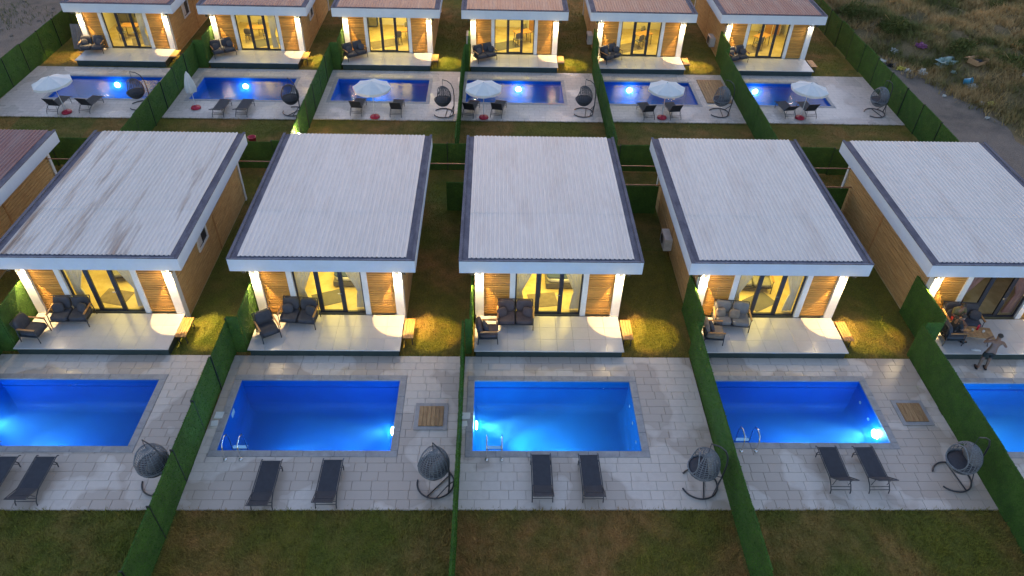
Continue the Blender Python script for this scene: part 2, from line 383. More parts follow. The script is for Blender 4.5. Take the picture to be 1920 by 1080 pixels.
# ------------------------------------------------------------------ ground
LX0, LX1, LY0, LY1 = -26.9, 24.35, -9.0, 52.0
def rect_grid(x0, x1, y0, y1, holes, z, name, mt):
    xs = sorted({x0, x1, *[h[0] for h in holes], *[h[1] for h in holes]}); ys = sorted({y0, y1, *[h[2] for h in holes], *[h[3] for h in holes]})
    xs = [x for x in xs if x0 <= x <= x1]; ys = [y for y in ys if y0 <= y <= y1]
    b = MB()
    for i in range(len(xs)-1):
        for j in range(len(ys)-1):
            cx, cy = (xs[i]+xs[i+1])/2, (ys[j]+ys[j+1])/2
            if any(h[0] < cx < h[1] and h[2] < cy < h[3] for h in holes): continue
            b.quad((xs[i], ys[j], z), (xs[i+1], ys[j], z), (xs[i+1], ys[j+1], z), (xs[i], ys[j+1], z))
    return b.build(name, mt)
holes = [(p[2]-.12, p[3]+.12, p[4]-.12, p[5]+.12) for p in POOLS]
tag(rect_grid(LX0, LX1, LY0, LY1, holes, -.06, 'lawn', 'lawn'), kind='structure')
TX1, TY0, TY1 = 62.0, -9.0, 62.0            # rough plot on the right
def th(x, y):
    """height of the rough plot: a track along the hedge, then a weedy bank up to a dry field"""
    e = 25.6+max(0, (37.5-y))*.46
    t = min(1, max(0, (x-e)/3.2)); s = t*t*(3-2*t)
    n = math.sin(x*1.7+y*.9)*.5+math.sin(x*.7-y*1.3+2)*.5+math.sin(x*2.9+y*2.3)*.3+math.sin(-x*1.1+y*3.1)*.3
    edge = min(1, (x-24.35)/1.0, (TX1-x)/6, (y-TY0)/5, (TY1-y)/6); edge = max(0, edge)
    return -.06+edge*s*(.75+.25*n)
b = MB(); nx, ny = 76, 142
for j in range(ny):
    for i in range(nx):
        x = 24.35+(TX1-24.35)*i/(nx-1); y = TY0+(TY1-TY0)*j/(ny-1); b.v.append((x, y, th(x, y)))
for j in range(ny-1):
    for i in range(nx-1):
        q = j*nx+i; b.f.append((q, q+1, q+nx+1, q+nx)); b.sm.append(True)
tag(b.build('rough_ground', 'rough_soil'), kind='structure')
tag(rect_grid(-400, 400, -300, 500, [(LX0, LX1, LY0, LY1), (LX1, TX1, TY0, TY1)], -.06, 'ground', 'dirt'), kind='structure')
# dirt track along the outer hedge, laid 4 mm and more over the soil
b = MB()
prev = None
for j in range(70):
    y = -8+j; e = 25.6+max(0, (37.5-y))*.46
    w = min(e-24.4, 5.5); row = []
    for i in range(6):
        x = 24.4+w*i/5+.25*math.sin(y*1.9+i)*(i == 5); row.append((x, y, th(x, y)+.012))
    if prev: 
        for i in range(5): b.quad(prev[i], prev[i+1], row[i+1], row[i])
    prev = row
tag(b.build('dirt_track', 'dirt'), kind='structure')

# ------------------------------------------------------------------ terraces with single pavers
pv = MB().cbox(-.5, .5, -.5, .5, -.05, 0, .012).mesh('paver', 'travertine')
for row, k, x0, x1, y0, y1 in TERR:
    p = [q for q in POOLS if q[0] == row and q[1] == k][0]
    cw = .24 if row == 'f' else .2
    hx0, hx1, hy0, hy1 = p[2]-cw, p[3]+cw, p[4]-cw, p[5]+cw
    far = row == 'b'
    ztop = 0.0 if far else -.03
    bb = MB()
    for a in ((x0, x1, y0, hy0), (x0, x1, hy1, y1), (x0, hx0, hy0, hy1), (hx1, x1, hy0, hy1)): bb.box(*a, -.2, ztop)
    t = bb.build('terrace', 'travertine_far' if far else 'bedding'); tag(t, kind='structure')
    if far or k == 0: continue
    rnd = random.Random(100+k); y = y0; r = 0; H = (y1-y0)/19.0; n = 0
    while y < y1-.02:
        x = x0+(-.3 if r % 2 else 0)-rnd.random()*.12
        while x < x1:
            w = rnd.choice((.40, .52, .60, .60, .66, .78)); a, c = max(x, x0), min(x+w, x1)
            segs = [(a, c, y, y+H)]
            if y+H > hy0+.02 and y < hy1-.02:            # cut round the pool surround
                segs = []
                if a < hx0-.03: segs.append((a, min(c, hx0), y, y+H))
                if c > hx1+.03: segs.append((max(a, hx1), c, y, y+H))
                if y < hy0-.04 and c > hx0 and a < hx1: segs.append((max(a, hx0), min(c, hx1), y, hy0))
                if y+H > hy1+.04 and c > hx0 and a < hx1: segs.append((max(a, hx0), min(c, hx1), hy1, y+H))
            for s in segs:
                if s[1]-s[0] < .04 or s[3]-s[2] < .04: continue
                g = .005
                inst('paver', pv, t, ((s[0]+s[1])/2, (s[2]+s[3])/2, rnd.uniform(-.004, .003)), 0, (s[1]-s[0]-g, s[3]-s[2]-g, 1)); n += 1
            x += w
        y += H; r += 1

# ------------------------------------------------------------------ pools
LIGHTS = []
def lamp(name, kind, loc, energy, color, rot=None, **kw):
    l = bpy.data.lights.new(name, kind); l.energy = energy; l.color = color
    for a, v in kw.items(): setattr(l, a, v)
    o = bpy.data.objects.new(name, l); o.location = loc
    if rot is not None: o.rotation_euler = rot
    lnk(o); return o
def aim(loc, to): return (Vector(to)-Vector(loc)).to_track_quat('-Z', 'Y').to_euler()
POOL_W = 15.0
for row, k, x0, x1, y0, y1, side in POOLS:
    who = fname(k) if row == 'f' else bname(k)
    lab = ('lit blue swimming pool in front of the '+who) if row == 'f' else ('lit deep blue pool on the terrace of the '+who)
    P = thing('swimming_pool', ((x0+x1)/2, (y0+y1)/2, 0), lab, 'pool', 'swimming pools of the houses')
    hx, hy = (x1-x0)/2, (y1-y0)/2; D = -1.45
    bb = MB(); t = .1                          # open basin with thick walls
    ring = [(0, -.035)]+[(.34*(1-math.cos(q)), D+.34*(1-math.sin(q))) for q in [R(x) for x in range(0, 91, 15)]]   # walls coved into the floor
    vs = []
    for ins, z in ring: vs += [(-hx+ins, -hy+ins, z), (hx-ins, -hy+ins, z), (hx-ins, hy-ins, z), (-hx+ins, hy-ins, z)]
    nr_ = len(ring); bb._add(vs, [(i*4+j, (i+1)*4+j, (i+1)*4+(j+1) % 4, i*4+(j+1) % 4) for i in range(nr_-1) for j in range(4)]+[tuple((nr_-1)*4+j for j in range(4))], False)
    bb.box(-hx-t, hx+t, -hy-t, hy+t, D-.1, D-.02)
    for a in ((-hx-t, -hx-.01, -hy-t, hy+t), (hx+.01, hx+t, -hy-t, hy+t), (-hx-.01, hx+.01, -hy-t, -hy-.01), (-hx-.01, hx+.01, hy+.01, hy+t)): bb.box(*a, D-.02, -.036)
    bb.build('basin', 'basin_cyan' if (row, k) in (('f', 3), ('f', 5)) else 'basin_blue', P)
    MB().box(-hx-.004, hx+.004, -hy-.004, hy+.004, D-.01, -.11).build('water', 'water', P)
    c = .24 if row == 'f' else .2; g = .004
    for a in ((-hx-c, hx+c, -hy-c, -hy), (-hx-c, hx+c, hy, hy+c)):
        nseg = 6; L = (a[1]-a[0])/nseg
        for q in range(nseg): MB().cbox(a[0]+q*L+g, a[0]+(q+1)*L-g, a[2], a[3], -.035, .018, .01).build('coping_stone', 'coping', P)
    for a in ((-hx-c, -hx), (hx, hx+c)):
        nseg = 4; L = 2*hy/nseg
        for q in range(nseg): MB().cbox(a[0], a[1], -hy+q*L+g, -hy+(q+1)*L-g, -.035, .018, .01).build('coping_stone', 'coping', P)
    # wall ledge line under the water (far wall)
    MB().box(-hx, hx, hy-.03, hy, -.40, -.34).build('tile_band', 'basin_blue', P)
    if row == 'f' and k in (3, 4):              # return inlets on the right wall
        for q in (-.75, 0.05, .8): MB().lathe([(0, 0), (.05, 0), (.06, .02)], 10, (0, 0, 0)).build('inlet', 'plastic_white', P, (hx-.004, q, -.5)).rotation_euler = (0, -math.pi/2, 0)
    if row == 'f' and k in (2, 3):
        MB().box(-hx, -hx+.012, -.14+.2, .14+.2, -.32, -.13).build('skimmer_mouth', 'plastic_white', P)
    ly = -.35 if side in 'LR' else 0
    if (row, k) == ('f', 4): ly = -.62
    if side == 'L': pos, d = (-hx+.10, ly+.25, -.45), (1, 0, 0)
    elif side == 'R': pos, d = (hx-.10, ly, -.45), (-1, 0, 0)
    else: pos, d = (-hx*.12 if k else hx*.02, hy-.03, -.55), (0, -1, 0)
    if side == 'B': pos = ((-.05, -.15, -.15, .1, -.3, -.45)[k]*hx, pos[1], pos[2])
    lo = MB().lathe([(0, .03), (.09, .028), (.13, .01), (.15, -.02)], 16).build('pool_lamp', 'pool_glow', P, pos)
    lo.rotation_euler = Vector(d).to_track_quat('Z', 'Y').to_euler()
    wp = Vector(P.location)+Vector(pos)+Vector(d)*.16
    cl = (.06, .58, 1.0) if (row, k) in (('f', 3), ('f', 5)) else (.02, .46, 1.0)
    lamp('pool_light', 'POINT', wp, POOL_W*(.58 if row == 'b' else .8), cl, shadow_soft_size=.12)
    if row == 'f':                             # added second lamp, unseen under the near edge, evens the pool light
        lo = MB().lathe([(0, .03), (.09, .028), (.13, .01), (.15, -.02)], 16).build('pool_lamp', 'pool_glow', P, (0, -hy+.03, -.6)); lo.rotation_euler = Vector((0, 1, 0)).to_track_quat('Z', 'Y').to_euler()
        lamp('pool_light', 'POINT', Vector(P.location)+Vector((hx*.1 if side == 'L' else -hx*.2, -hy+.14, -.55)), POOL_W*.70, cl, shadow_soft_size=.12)
    tgt = wp+Vector(d)*1.3+Vector((0, -.15 if side != 'B' else 0, -.3))
    lamp('pool_beam', 'SPOT', wp, POOL_W*({3: 13, 4: 9}.get(k, 5.0) if row == 'f' else .8), ((.7, .88, 1) if row == 'f' else (.15, .45, 1)), aim(wp, tgt), spot_size=R(70), spot_blend=.7, shadow_soft_size=.08)

# ------------------------------------------------------------------ houses
WARM = (1.0, .74, .36)
def make_house(roofmat):
    H = thing('house', (0, 0, 0), 'house', 'house', 'poolside houses')
    w, dp, zf, zs = HW, 8.25, .36, 2.67
    # floor, partition, rear and side walls
    MB().box(.02, w-.02, .16, dp-.12, -.05, zf).build('floor_slab', 'interior_floor', H)
    MB().box(.13, w-.13, 4.6, 4.7, zf, zs-.02).build('partition', 'interior_wall', H)
    MB().box(.13, w-.13, dp-.12, dp, -.05, zs).build('rear_wall', 'wood_clad', H)
    MB().box(.13, w-.13, .24, dp-.12, zs-.02, zs+.06).build('ceiling', 'ceiling', H)
    for s in (0, 1):
        x0, x1 = (.03, .13) if s == 0 else (w-.13, w-.03)
        MB().box(x0, x1, .22, dp, -.05, zs).build('side_wall', 'interior_wall', H)
        cl = MB(); nb = 19; hgt = (zs-.03)/nb       # lapped horizontal boards, proud by a few cm
        for q in range(nb):
            z0 = .03+q*hgt; off = random.uniform(-.010, .010)
            if s == 0: cl.box(0+off, .03, .23, dp-.09, z0+.008, z0+hgt-.010)
            else: cl.box(w-.03, w+off, .23, dp-.09, z0+.008, z0+hgt-.010)
        tag(cl.build('cladding', 'wood_clad', H), kind='stuff')
        xs = -.012 if s == 0 else w-.02
        MB().box(xs, xs+.032, 4.35, 4.43, .02, zs).build('joint_strip', 'wood_bench', H)
        xa = -.04 if s == 0 else w-.10
        MB().box(xa, xa+.14, dp-.09, dp+.06, -.05, zs).build('corner_post', 'white_paint', H)
    # front wall
    for x in (0, w-.32): MB().box(x, x+.32, -.07, .22, -.05, zs).build('column', 'white_paint', H)
    sl = MB().box(0, .96, 0, .045, 0, .084).mesh('slat', 'wood_slat')
    for x in (.32, w-1.28):
        bk = MB().box(x, x+.96, .075, .2, zf, zs).build('slat_panel', 'slat_back', H)
        for q in range(21): inst('slat', sl, bk, (x, .02+random.uniform(-.004, .004), zf+.03+q*.1085))
    for x in (1.28, w-1.48): MB().box(x, x+.2, -.03, .2, zf-.02, zs).build('trim', 'white_paint', H)
    MB().box(1.48, w-1.48, .0, .2, 2.60, zs).build('lintel', 'white_paint', H)
    def glazed(name, x0, x1, fr, handle=False):
        b = MB(); z0, z1 = zf, 2.60; y0, y1 = .06, .13
        b.box(x0, x0+fr, y0, y1, z0, z1).box(x1-fr, x1, y0, y1, z0, z1).box(x0+fr, x1-fr, y0, y1, z0, z0+fr).box(x0+fr, x1-fr, y0, y1, z1-fr, z1)
        wnd = b.build(name, 'dark_frame', H)
        MB().quad((x0+fr, .095, z0+fr), (x1-fr, .095, z0+fr), (x1-fr, .095, z1-fr), (x0+fr, .095, z1-fr)).build('pane', 'glass', wnd)
        if handle: MB().tube([(x1-fr*.5, .05, 1.35), (x1-fr*.5, .0, 1.35), (x1-fr*.5-.13, .0, 1.35)], .014).build('handle', 'chrome', wnd)
    glazed('window', 1.485, 2.295, .05); glazed('door', 2.30, 3.21, .105, True); glazed('window', 3.215, w-1.485, .05)
    # deck
    dk = MB().box(.05, w-.08, -1.87, -.08, -.05, .325).build('deck', 'deck_base', H)
    tl = MB().cbox(-.5, .5, -.5, .5, -.035, 0, .006).mesh('deck_tile', 'deck_tile'); nxt, nyt = 9, 3; x0, x1, y0, y1 = .0, w-.02, -1.95, -.075
    for i in range(nxt):
        for j in range(nyt):
            sx, sy = (x1-x0)/nxt, (y1-y0)/nyt
            inst('tile', tl, dk, (x0+(i+.5)*sx, y0+(j+.5)*sy, zf+random.uniform(-.0012, .0012)), 0, (sx-.0025, sy-.0025, 1))
    # lamps on the two columns
    for x in (.16, w-.16):
        l = MB().lathe([(.05, .16), (.075, .155), (.085, .0), (.07, -.002)], 14).build('wall_lamp', 'white_paint', H, (x, -.165, 2.46))
        MB().lathe([(0, 0), (.069, 0), (.069, .01)], 14).build('lamp_lens', 'lamp_glow', l, (0, 0, .003))
        MB().box(-.03, .03, 0, .10, .04, .10).build('bracket', 'white_paint', l)
    for x, sg in ((-.055, -1), (w+.055, 1)):
        l = MB().box(-.07, .07, .030, .040, -.10, .09).box(-.035, .035, -.03, .030, .0, .09).build('added_side_spot', 'post', H, (x+sg*.05, -.28, 2.60))   # added hooded spot, invented to light the lawn beside the deck
        MB().box(-.025, .025, -.025, .025, -.006, -.001).build('lamp_lens', 'plastic_white', l)  # plain cover of the added spot, does not glow
    # roof: fascia ring, soffit, grey flashing, corrugated sheets
    ov, yf, yb, z0, z1 = .545, -.34, dp+.38, zs, 3.20
    r = MB(); t = .07
    r.box(-ov, w+ov, yf, yf+t, z0, z1); r.box(-ov, -ov+t, yf+t, yb, z0, z1); r.box(w+ov-t, w+ov, yf+t, yb, z0, z1); r.box(-ov+t, w+ov-t, yb-t, yb, z0, z1-.14)
    r.box(-ov+t, w+ov-t, yf+t, yb-t, z0+.02, z0+.07)
    rf = r.build('roof', 'fascia_paint', H)
    f = MB()                                   # cap plus a lower inner strip on three sides
    fw_ = .26
    f.box(-ov-.012, -ov+.10, yf+.02, yb+.03, z1+.002, z1+.035); f.box(w+ov-.10, w+ov+.012, yf+.02, yb+.03, z1+.002, z1+.035)
    f.box(-ov-.012, w+ov+.012, yf-.014, yf+.02, z1+.002, z1+.033)
    f.box(-ov+.10, -ov+.10+fw_, yf+.02, yb-.02, z1-.05, z1-.012); f.box(w+ov-.10-fw_, w+ov-.10, yf+.02, yb-.02, z1-.05, z1-.012); f.box(-ov+.10+fw_, w+ov-.10-fw_, yf+.02, yf+.27, z1-.05, z1-.014)
    f.build('flashing', 'flashing', rf)
    xa, xb = -ov+.10+fw_-.04, w+ov-.10-fw_+.04; ns = 6; sw = (xb-xa)/ns; nr = 6; p = sw/nr
    def sheet(L):
        s = MB(); prof = []
        for q in range(nr):
            a = q*p; prof += [(a, 0), (a+p*.50, 0), (a+p*.60, .028), (a+p*.88, .028)]
        prof.append((sw+.012, 0)); n = len(prof)
        for y in (0, L):
            s.v += [(x, y, z) for x, z in prof]
        for i in range(n-1): s.f.append((i, i+1, n+i+1, n+i)); s.sm.append(False)
        for i in range(n-1): s.quad((*[prof[i][0]], 0, prof[i][1]), (prof[i][0], 0, prof[i][1]-.012), (prof[i+1][0], 0, prof[i+1][1]-.012), (prof[i+1][0], 0, prof[i+1][1]))
        return s.mesh('roof_sheet', roofmat)
    split = 2.9; s1 = sheet(split); s2 = sheet(yb-.02-(yf+.2)-split+.15)
    for q in range(ns):
        inst('roof_sheet', s1, rf, (xa+q*sw, yf+.20, z1-.004+random.uniform(0, .003)))
        o = inst('roof_sheet', s2, rf, (xa+q*sw, yf+.20+split-.12, z1+.002+random.uniform(0, .003)))
    return H
def side_window(Hh):
    b = MB(); x = HW
    b.box(x-.01, x+.05, 2.4, 3.5, 1.35, 1.45).box(x-.01, x+.05, 2.4, 3.5, 2.35, 2.45).box(x-.01, x+.05, 2.4, 2.5, 1.45, 2.35).box(x-.01, x+.05, 3.4, 3.5, 1.45, 2.35)
    wn = b.build('window', 'white_paint', Hh)
    MB().box(x+.004, x+.012, 2.5, 3.4, 1.45, 2.35).build('pane', 'dark_frame', wn)
    f = MB().box(x+.013, x+.03, 2.92, 2.98, 1.45, 2.35).build('mullion', 'dark_frame', wn)
    MB().box(x+.0125, x+.0165, 2.55, 2.9, 1.5, 2.3).build('blind', 'curtain', wn)
protos = {}
HOUSES = {}
for row, k, hx in [('f', k, FX[k]) for k in FX]+[('b', i, BX[i]) for i in range(6)]:
    rm_ = 'roof_red' if (row == 'b' or k == 0) else ('roof_rusty' if k == 1 else 'roof_white')
    if rm_ not in protos: protos[rm_] = make_house(rm_)
    who = fname(k) if row == 'f' else bname(k)
    look = 'house with timber walls, white fascia and '+{'roof_red': 'faded red', 'roof_rusty': 'rust-streaked white', 'roof_white': 'white'}[rm_]+' metal roof'
    lab = {('f', 0): 'timber house with faded red roof cut by the left edge of the photo', ('f', 1): 'timber house with rust-streaked white roof, leftmost of the white roofs'}.get((row, k))
    if not lab:
        lab = ('timber house with white metal roof, '+{2: 'second white roof from the left', 3: 'the middle white roof', 4: 'fourth white roof from the left', 5: 'rightmost, people on its deck'}[k]) if row == 'f' else 'timber house with faded red roof, '+ORD[k]+' of the back row'
    h = spawn(protos[rm_], (hx, YW+(DY if row == 'b' else 0), 0), 0, lab)
    HOUSES[row, k] = h
for h in (('f', 1), ('b', 0), ('b', 1)): side_window(HOUSES[h])
for H in HOUSES.values():
    if '_used' in H: del H['_used']

# lamp light: two cones per column lamp (reflector and spill), and the room lamp
ROOM = {('f', 0): 0, ('f', 5): .03, ('f', 1): .8, ('f', 3): 1.15, ('b', 0): .7, ('b', 2): 1.2, ('b', 4): .85, ('b', 5): .75}
for (row, k), H in HOUSES.items():
    hx, hy = H.location.x, H.location.y
    for s in (0, 1):
        if (row, k, s) == ('b', 5, 1): continue        # this lamp is off
        x = hx+(.16 if s == 0 else HW-.16)
        lamp('wall_lamp_light', 'SPOT', (x, hy-.18, 2.44), 105, (1, .68, .27), (0, 0, 0), spot_size=R(54), spot_blend=.06, shadow_soft_size=.03)
        lamp('wall_lamp_spill', 'POINT', (x, hy-.42, 2.30), 2.0, (1, .64, .20), shadow_soft_size=.06)
        sg = -1 if s == 0 else 1; xs = hx+(-.10 if s == 0 else HW+.10); p0 = (xs, hy-.275, 2.585)
        lamp('added_side_light', 'SPOT', p0, 52, (1, .76, .07), aim(p0, (xs+sg*(.75 if s else 1.3), hy-.60, 0)), spot_size=R(40), spot_blend=.45, shadow_soft_size=.01)  # added spot that throws the yellow patch on the lawn
    e = ROOM.get((row, k), 1.0)
    if e: lamp('room_light', 'AREA', (hx+HW/2, hy+1.7, 2.60), 32*e, (1, .77, .15), (0, 0, 0), shape='RECTANGLE', size=3.2, size_y=2.2)

# ------------------------------------------------------------------ hedge fences: panels clad in artificial leaves, dark posts
def hedge_panel(L, h):
    b = MB().box(-L/2, L/2, -.025, .025, .03, h)
    v0 = np.array(b.v); f0 = np.array([(f[0], f[1], f[2]) for f in b.f]+[(f[0], f[2], f[3]) for f in b.f])
    n = int(L*h*520); p = []; q = []
    for s in (-1, 1):
        a = np.stack([rng.uniform(-L/2, L/2, n), np.full(n, s*.025), rng.uniform(.03, h, n)], 1); p.append(a)
        d = np.tile([0, s*1., .35], (n, 1)); q.append(d)
    m_ = int(L*120); a = np.stack([rng.uniform(-L/2, L/2, m_), rng.uniform(-.03, .03, m_), np.full(m_, h)], 1); p.append(a); q.append(np.tile([0, 0, 1.], (m_, 1)))
    p = np.concatenate(p); q = np.concatenate(q)+rng.normal(0, .25, (len(p), 3)); q /= np.linalg.norm(q, axis=1)[:, None]
    v, f = blades(p, .028, .022, .6, q)
    me = np_mesh('leaf_panel', np.concatenate([v, v0]), np.concatenate([f, f0+len(v)]), 'hedge_leaf'); me.materials.append(MATS['hedge_core'])
    mi = np.zeros(len(me.polygons), np.int32); mi[len(f):] = 1; me.polygons.foreach_set('material_index', mi); return me
PANELS = {}
POST = MB().box(-.018, .018, -.042, .042, 0, 1).mesh('post', 'post')
def hedge(x0, y0, x1, y1, h, label, posts=True, cat='hedge fence', step=2.0, tilt=0):
    o = thing('hedge_fence', (x0, y0, -.06), label, cat, 'green clad fences between the plots', math.atan2(y1-y0, x1-x0))
    L = math.hypot(x1-x0, y1-y0); n = max(1, round(L/step)); l = L/n
    key = (round(l, 2), h)
    if key not in PANELS: PANELS[key] = hedge_panel(l, h)
    for i in range(n):
        inst('leaf_panel', PANELS[key], o, ((i+.5)*l, random.uniform(-.02, .02), random.uniform(-.05, .035)), random.uniform(-.01, .01))
        if posts: inst('post', POST, o, (i*l, 0, 0), 0, (1, 1.15, h+.03))
    if posts: inst('post', POST, o, (L, 0, 0), 0, (1, 1.15, h+.03))
    return o
pair = lambda a, b: a+' and '+b
for k in range(0, 5):
    x = FFX[k]; lab = 'long green hedge fence between the pools of the '+('red-roofed and leftmost white-roofed houses' if k == 0 else {1: 'first and second', 2: 'second and middle', 3: 'middle and fourth', 4: 'fourth and rightmost'}[k]+' white-roofed houses')
    hedge(x, -8.4, x, 6.6, 1.6, lab, posts=(k < 2))
    nm = fname(k+1)
    xs = FX[k+1]-.1
    hedge(xs, 6.55, xs, 8.95, 1.9, 'short tall green hedge panel along the deck of the '+nm, posts=False, step=2.4)
    hedge(x+.05, 6.52, xs-.03, 6.52, 1.75, 'narrow cross hedge panel beside the deck of the '+nm, posts=False)
for i in range(0, 7):
    x = BFX[i]
    nm = {0: 'outer green hedge fence on the left side of the back row', 6: 'outer green hedge fence on the right side, beside the dirt track'}.get(i) or 'green hedge fence between the '+ORD[i-1]+' and '+ORD[i]+' pools of the back row'
    if i in (0, 6): hedge(x, 19.6, x, 46.0, 1.75, nm)
    else:
        hedge(x, 19.7, x, 30.95, 1.6, nm, posts=(i in (1, 2)))
        xs = BX[i]-.1
        hedge(xs, 30.9, xs, 33.3, 1.9, 'short tall hedge panel along the deck of the '+bname(i), posts=False, step=2.4)
        hedge(x+.05, 30.88, xs-.03, 30.88, 1.75, 'narrow cross hedge panel beside the deck of the '+bname(i), posts=False)
hedge(-26.7, 19.3, 24.2, 19.3, 1.5, 'long green hedge fence crossing behind the white-roofed houses', step=2.1)
for k, a, c in ((2, -2.2, -.0), (3, 5.9, 8.5), (4, 14.15, 17.2)):
    if k == 2: hedge(-1.1, 15.75, .3, 15.75, 1.55, 'lone dark hedge panel left of the middle white-roofed house', posts=False)
    else: hedge(a, 15.7, c, 15.7, 1.5, 'dark hedge panel closing the gap right of the '+fname(k), posts=False)
    if k != 2: tag(MB().tube([(a-.3, 15.7, 1.47), (c+.1, 15.7, 1.47)], .025).build('fence_rail', 'copper'), 'copper brown rail along the panel right of the '+fname(k), 'rail', 'brown rails between houses')
for k in range(0, 5):
    a, c = FX[k]+HW, FX[k+1]
    tag(MB().tube([(a-.02, 16.2, 2.15), (c+.02, 16.2, 2.15)], .022).build('fence_rail', 'copper'), 'thin brown pipe spanning the gap right of the '+fname(k), 'rail', 'brown rails between houses')

# ------------------------------------------------------------------ lawn blades, rough grass
avoid = [(t[2]-.02, t[3]+.02, t[4]-.02, t[5]+.02) for t in TERR]+[(H.location.x-.02, H.location.x+HW+.02, H.location.y-2.0, H.location.y+8.4) for H in HOUSES.values()]
def scatter(x0, x1, y0, y1, den):
    n = int((x1-x0)*(y1-y0)*den); p = np.stack([rng.uniform(x0, x1, n), rng.uniform(y0, y1, n), np.full(n, -.06)], 1); ok = np.ones(n, bool)
    for a in avoid: ok &= ~((p[:, 0] > a[0]) & (p[:, 0] < a[1]) & (p[:, 1] > a[2]) & (p[:, 1] < a[3]))
    return p[ok]
pts = np.concatenate([scatter(-15, 18, -3.2, 0, 900), scatter(-26, 24, 6.3, 19.3, 500), scatter(-26, 24, 19.4, 24.6, 420), scatter(-26.5, 24, 30.6, 46, 260)])
v, f = blades(pts, .05, .022, .8)
tf = scatter(-15, 18, -3.2, 0, 55); tf = np.repeat(tf, 6, 0); tf[:, :2] += rng.normal(0, .035, (len(tf), 2))          # coarser tufts
ed = []
for t in TERR:                                                    # longer grass left along the paving edges
    for yy_ in (t[4], t[5]):
        n_ = int((t[3]-t[2])*70); ed.append(np.stack([rng.uniform(t[2], t[3], n_), yy_+(rng.uniform(-.07, .0, n_) if yy_ == t[4] else rng.uniform(.0, .07, n_)), np.full(n_, -.06)], 1))
v2, f2 = blades(np.concatenate([tf]+ed), .10, .026, .9); f = np.concatenate([f, f2+len(v)]); v = np.concatenate([v, v2])
tag(lnk(bpy.data.objects.new('lawn_grass', np_mesh('lawn_grass', v, f, 'lawn_blade'))), 'short patchy green and brown lawn grass around the houses', 'grass', kind='stuff')

n = 52000
xx = rng.uniform(24.6, 48, n); yy = rng.uniform(16, 52, n); keep = []
e = 25.4+np.maximum(0, 37.5-yy)*.46
cl = np.sin(xx*1.3+yy*.7)+np.sin(xx*.6-yy*1.5+1)+np.sin(xx*2.7+yy*1.9)*.7
ok = (xx > e-.6+rng.normal(0, .5, n)) & (cl+rng.normal(0, .9, n) > -.8)
xx, yy, cl = xx[ok], yy[ok], cl[ok]
P3 = np.stack([xx, yy, np.array([th(a, b_) for a, b_ in zip(xx, yy)])-.01], 1)
P3 = np.repeat(P3, 4, 0); P3[:, :2] += rng.normal(0, .07, (len(P3), 2))
v, f = blades(P3, .42, .045, .9)
tag(lnk(bpy.data.objects.new('dry_grass', np_mesh('dry_grass', v, f, 'dry_blade'))), 'tangled dry grass covering the rough bank', 'grass', kind='stuff')
n = 7000
xx = rng.uniform(24.6, 26.3, n); yy = rng.uniform(18, 45, n); P3 = np.stack([xx, yy, np.full(n, -.05)], 1)
v, f = blades(P3, .12, .03, 1.0); tag(lnk(bpy.data.objects.new('verge_weeds', np_mesh('verge_weeds', v, f, 'dry_blade'))), 'thin weeds along the foot of the outer hedge', 'weeds', kind='stuff')
# weedy shrubs on the bank: stems and leaf faces
def shrub(x, y, r, h, label, dens=900):
    z = th(x, y) if x > 24.35 else -.06
    S = thing('shrub', (x, y, z), label, 'shrub', 'weedy shrubs on the rough bank')
    st = MB()
    for q in range(9):
        a = random.uniform(0, 6.28); k = random.uniform(.3, .8); st.tube([(0, 0, -.05), (math.cos(a)*r*k*.4, math.sin(a)*r*k*.4, h*.5), (math.cos(a)*r*k, math.sin(a)*r*k, h*.9)], [.02, .014, .006], 5)
    st.build('stems', 'dry_blade', S)
    n = int(dens*r*h*2); d = rng.normal(size=(n, 3)); d /= np.linalg.norm(d, axis=1)[:, None]; rad = rng.uniform(.45, 1, n)**.5
    cen = rng.normal(0, .35, (7, 3)); off = cen[rng.integers(0, 7, n)]
    p = np.stack([(d[:, 0]*rad*.65+off[:, 0]*.6)*r, (d[:, 1]*rad*.65+off[:, 1]*.6)*r, np.abs(d[:, 2]*rad*.7+off[:, 2]*.3)*h*.95+.05], 1)
    v, f = blades(p, .13, .07, .8, d)
    inst('leaves', np_mesh('leaves', v, f, 'weed_leaf'), S)
for i, (x, y, r, h, l) in enumerate([(28.6, 37.2, 1.3, 1.2, 'dark green weedy bush behind the strewn rubbish near the back row'), (31.8, 33.6, 1.2, .9, 'low green bush just above the pale plastic sheet'), (33.6, 31.0, 1.5, 1.1, 'wide green bush above the cardboard box'),
        (36.0, 33.5, 1.3, 1.0, 'green bush high on the bank near the right edge'), (33.2, 26.6, 1.2, .9, 'green bush low on the bank at the right edge'), (35.8, 28.2, 1.4, 1.0, 'rounded green bush at the right edge of the bank'),
        (27.2, 40.8, 1.2, 1.0, 'dark bush behind the rightmost roof of the back row'), (38.2, 41.5, .9, .6, 'small bush out on the dry field')]):
    shrub(x, y, r, h, l)

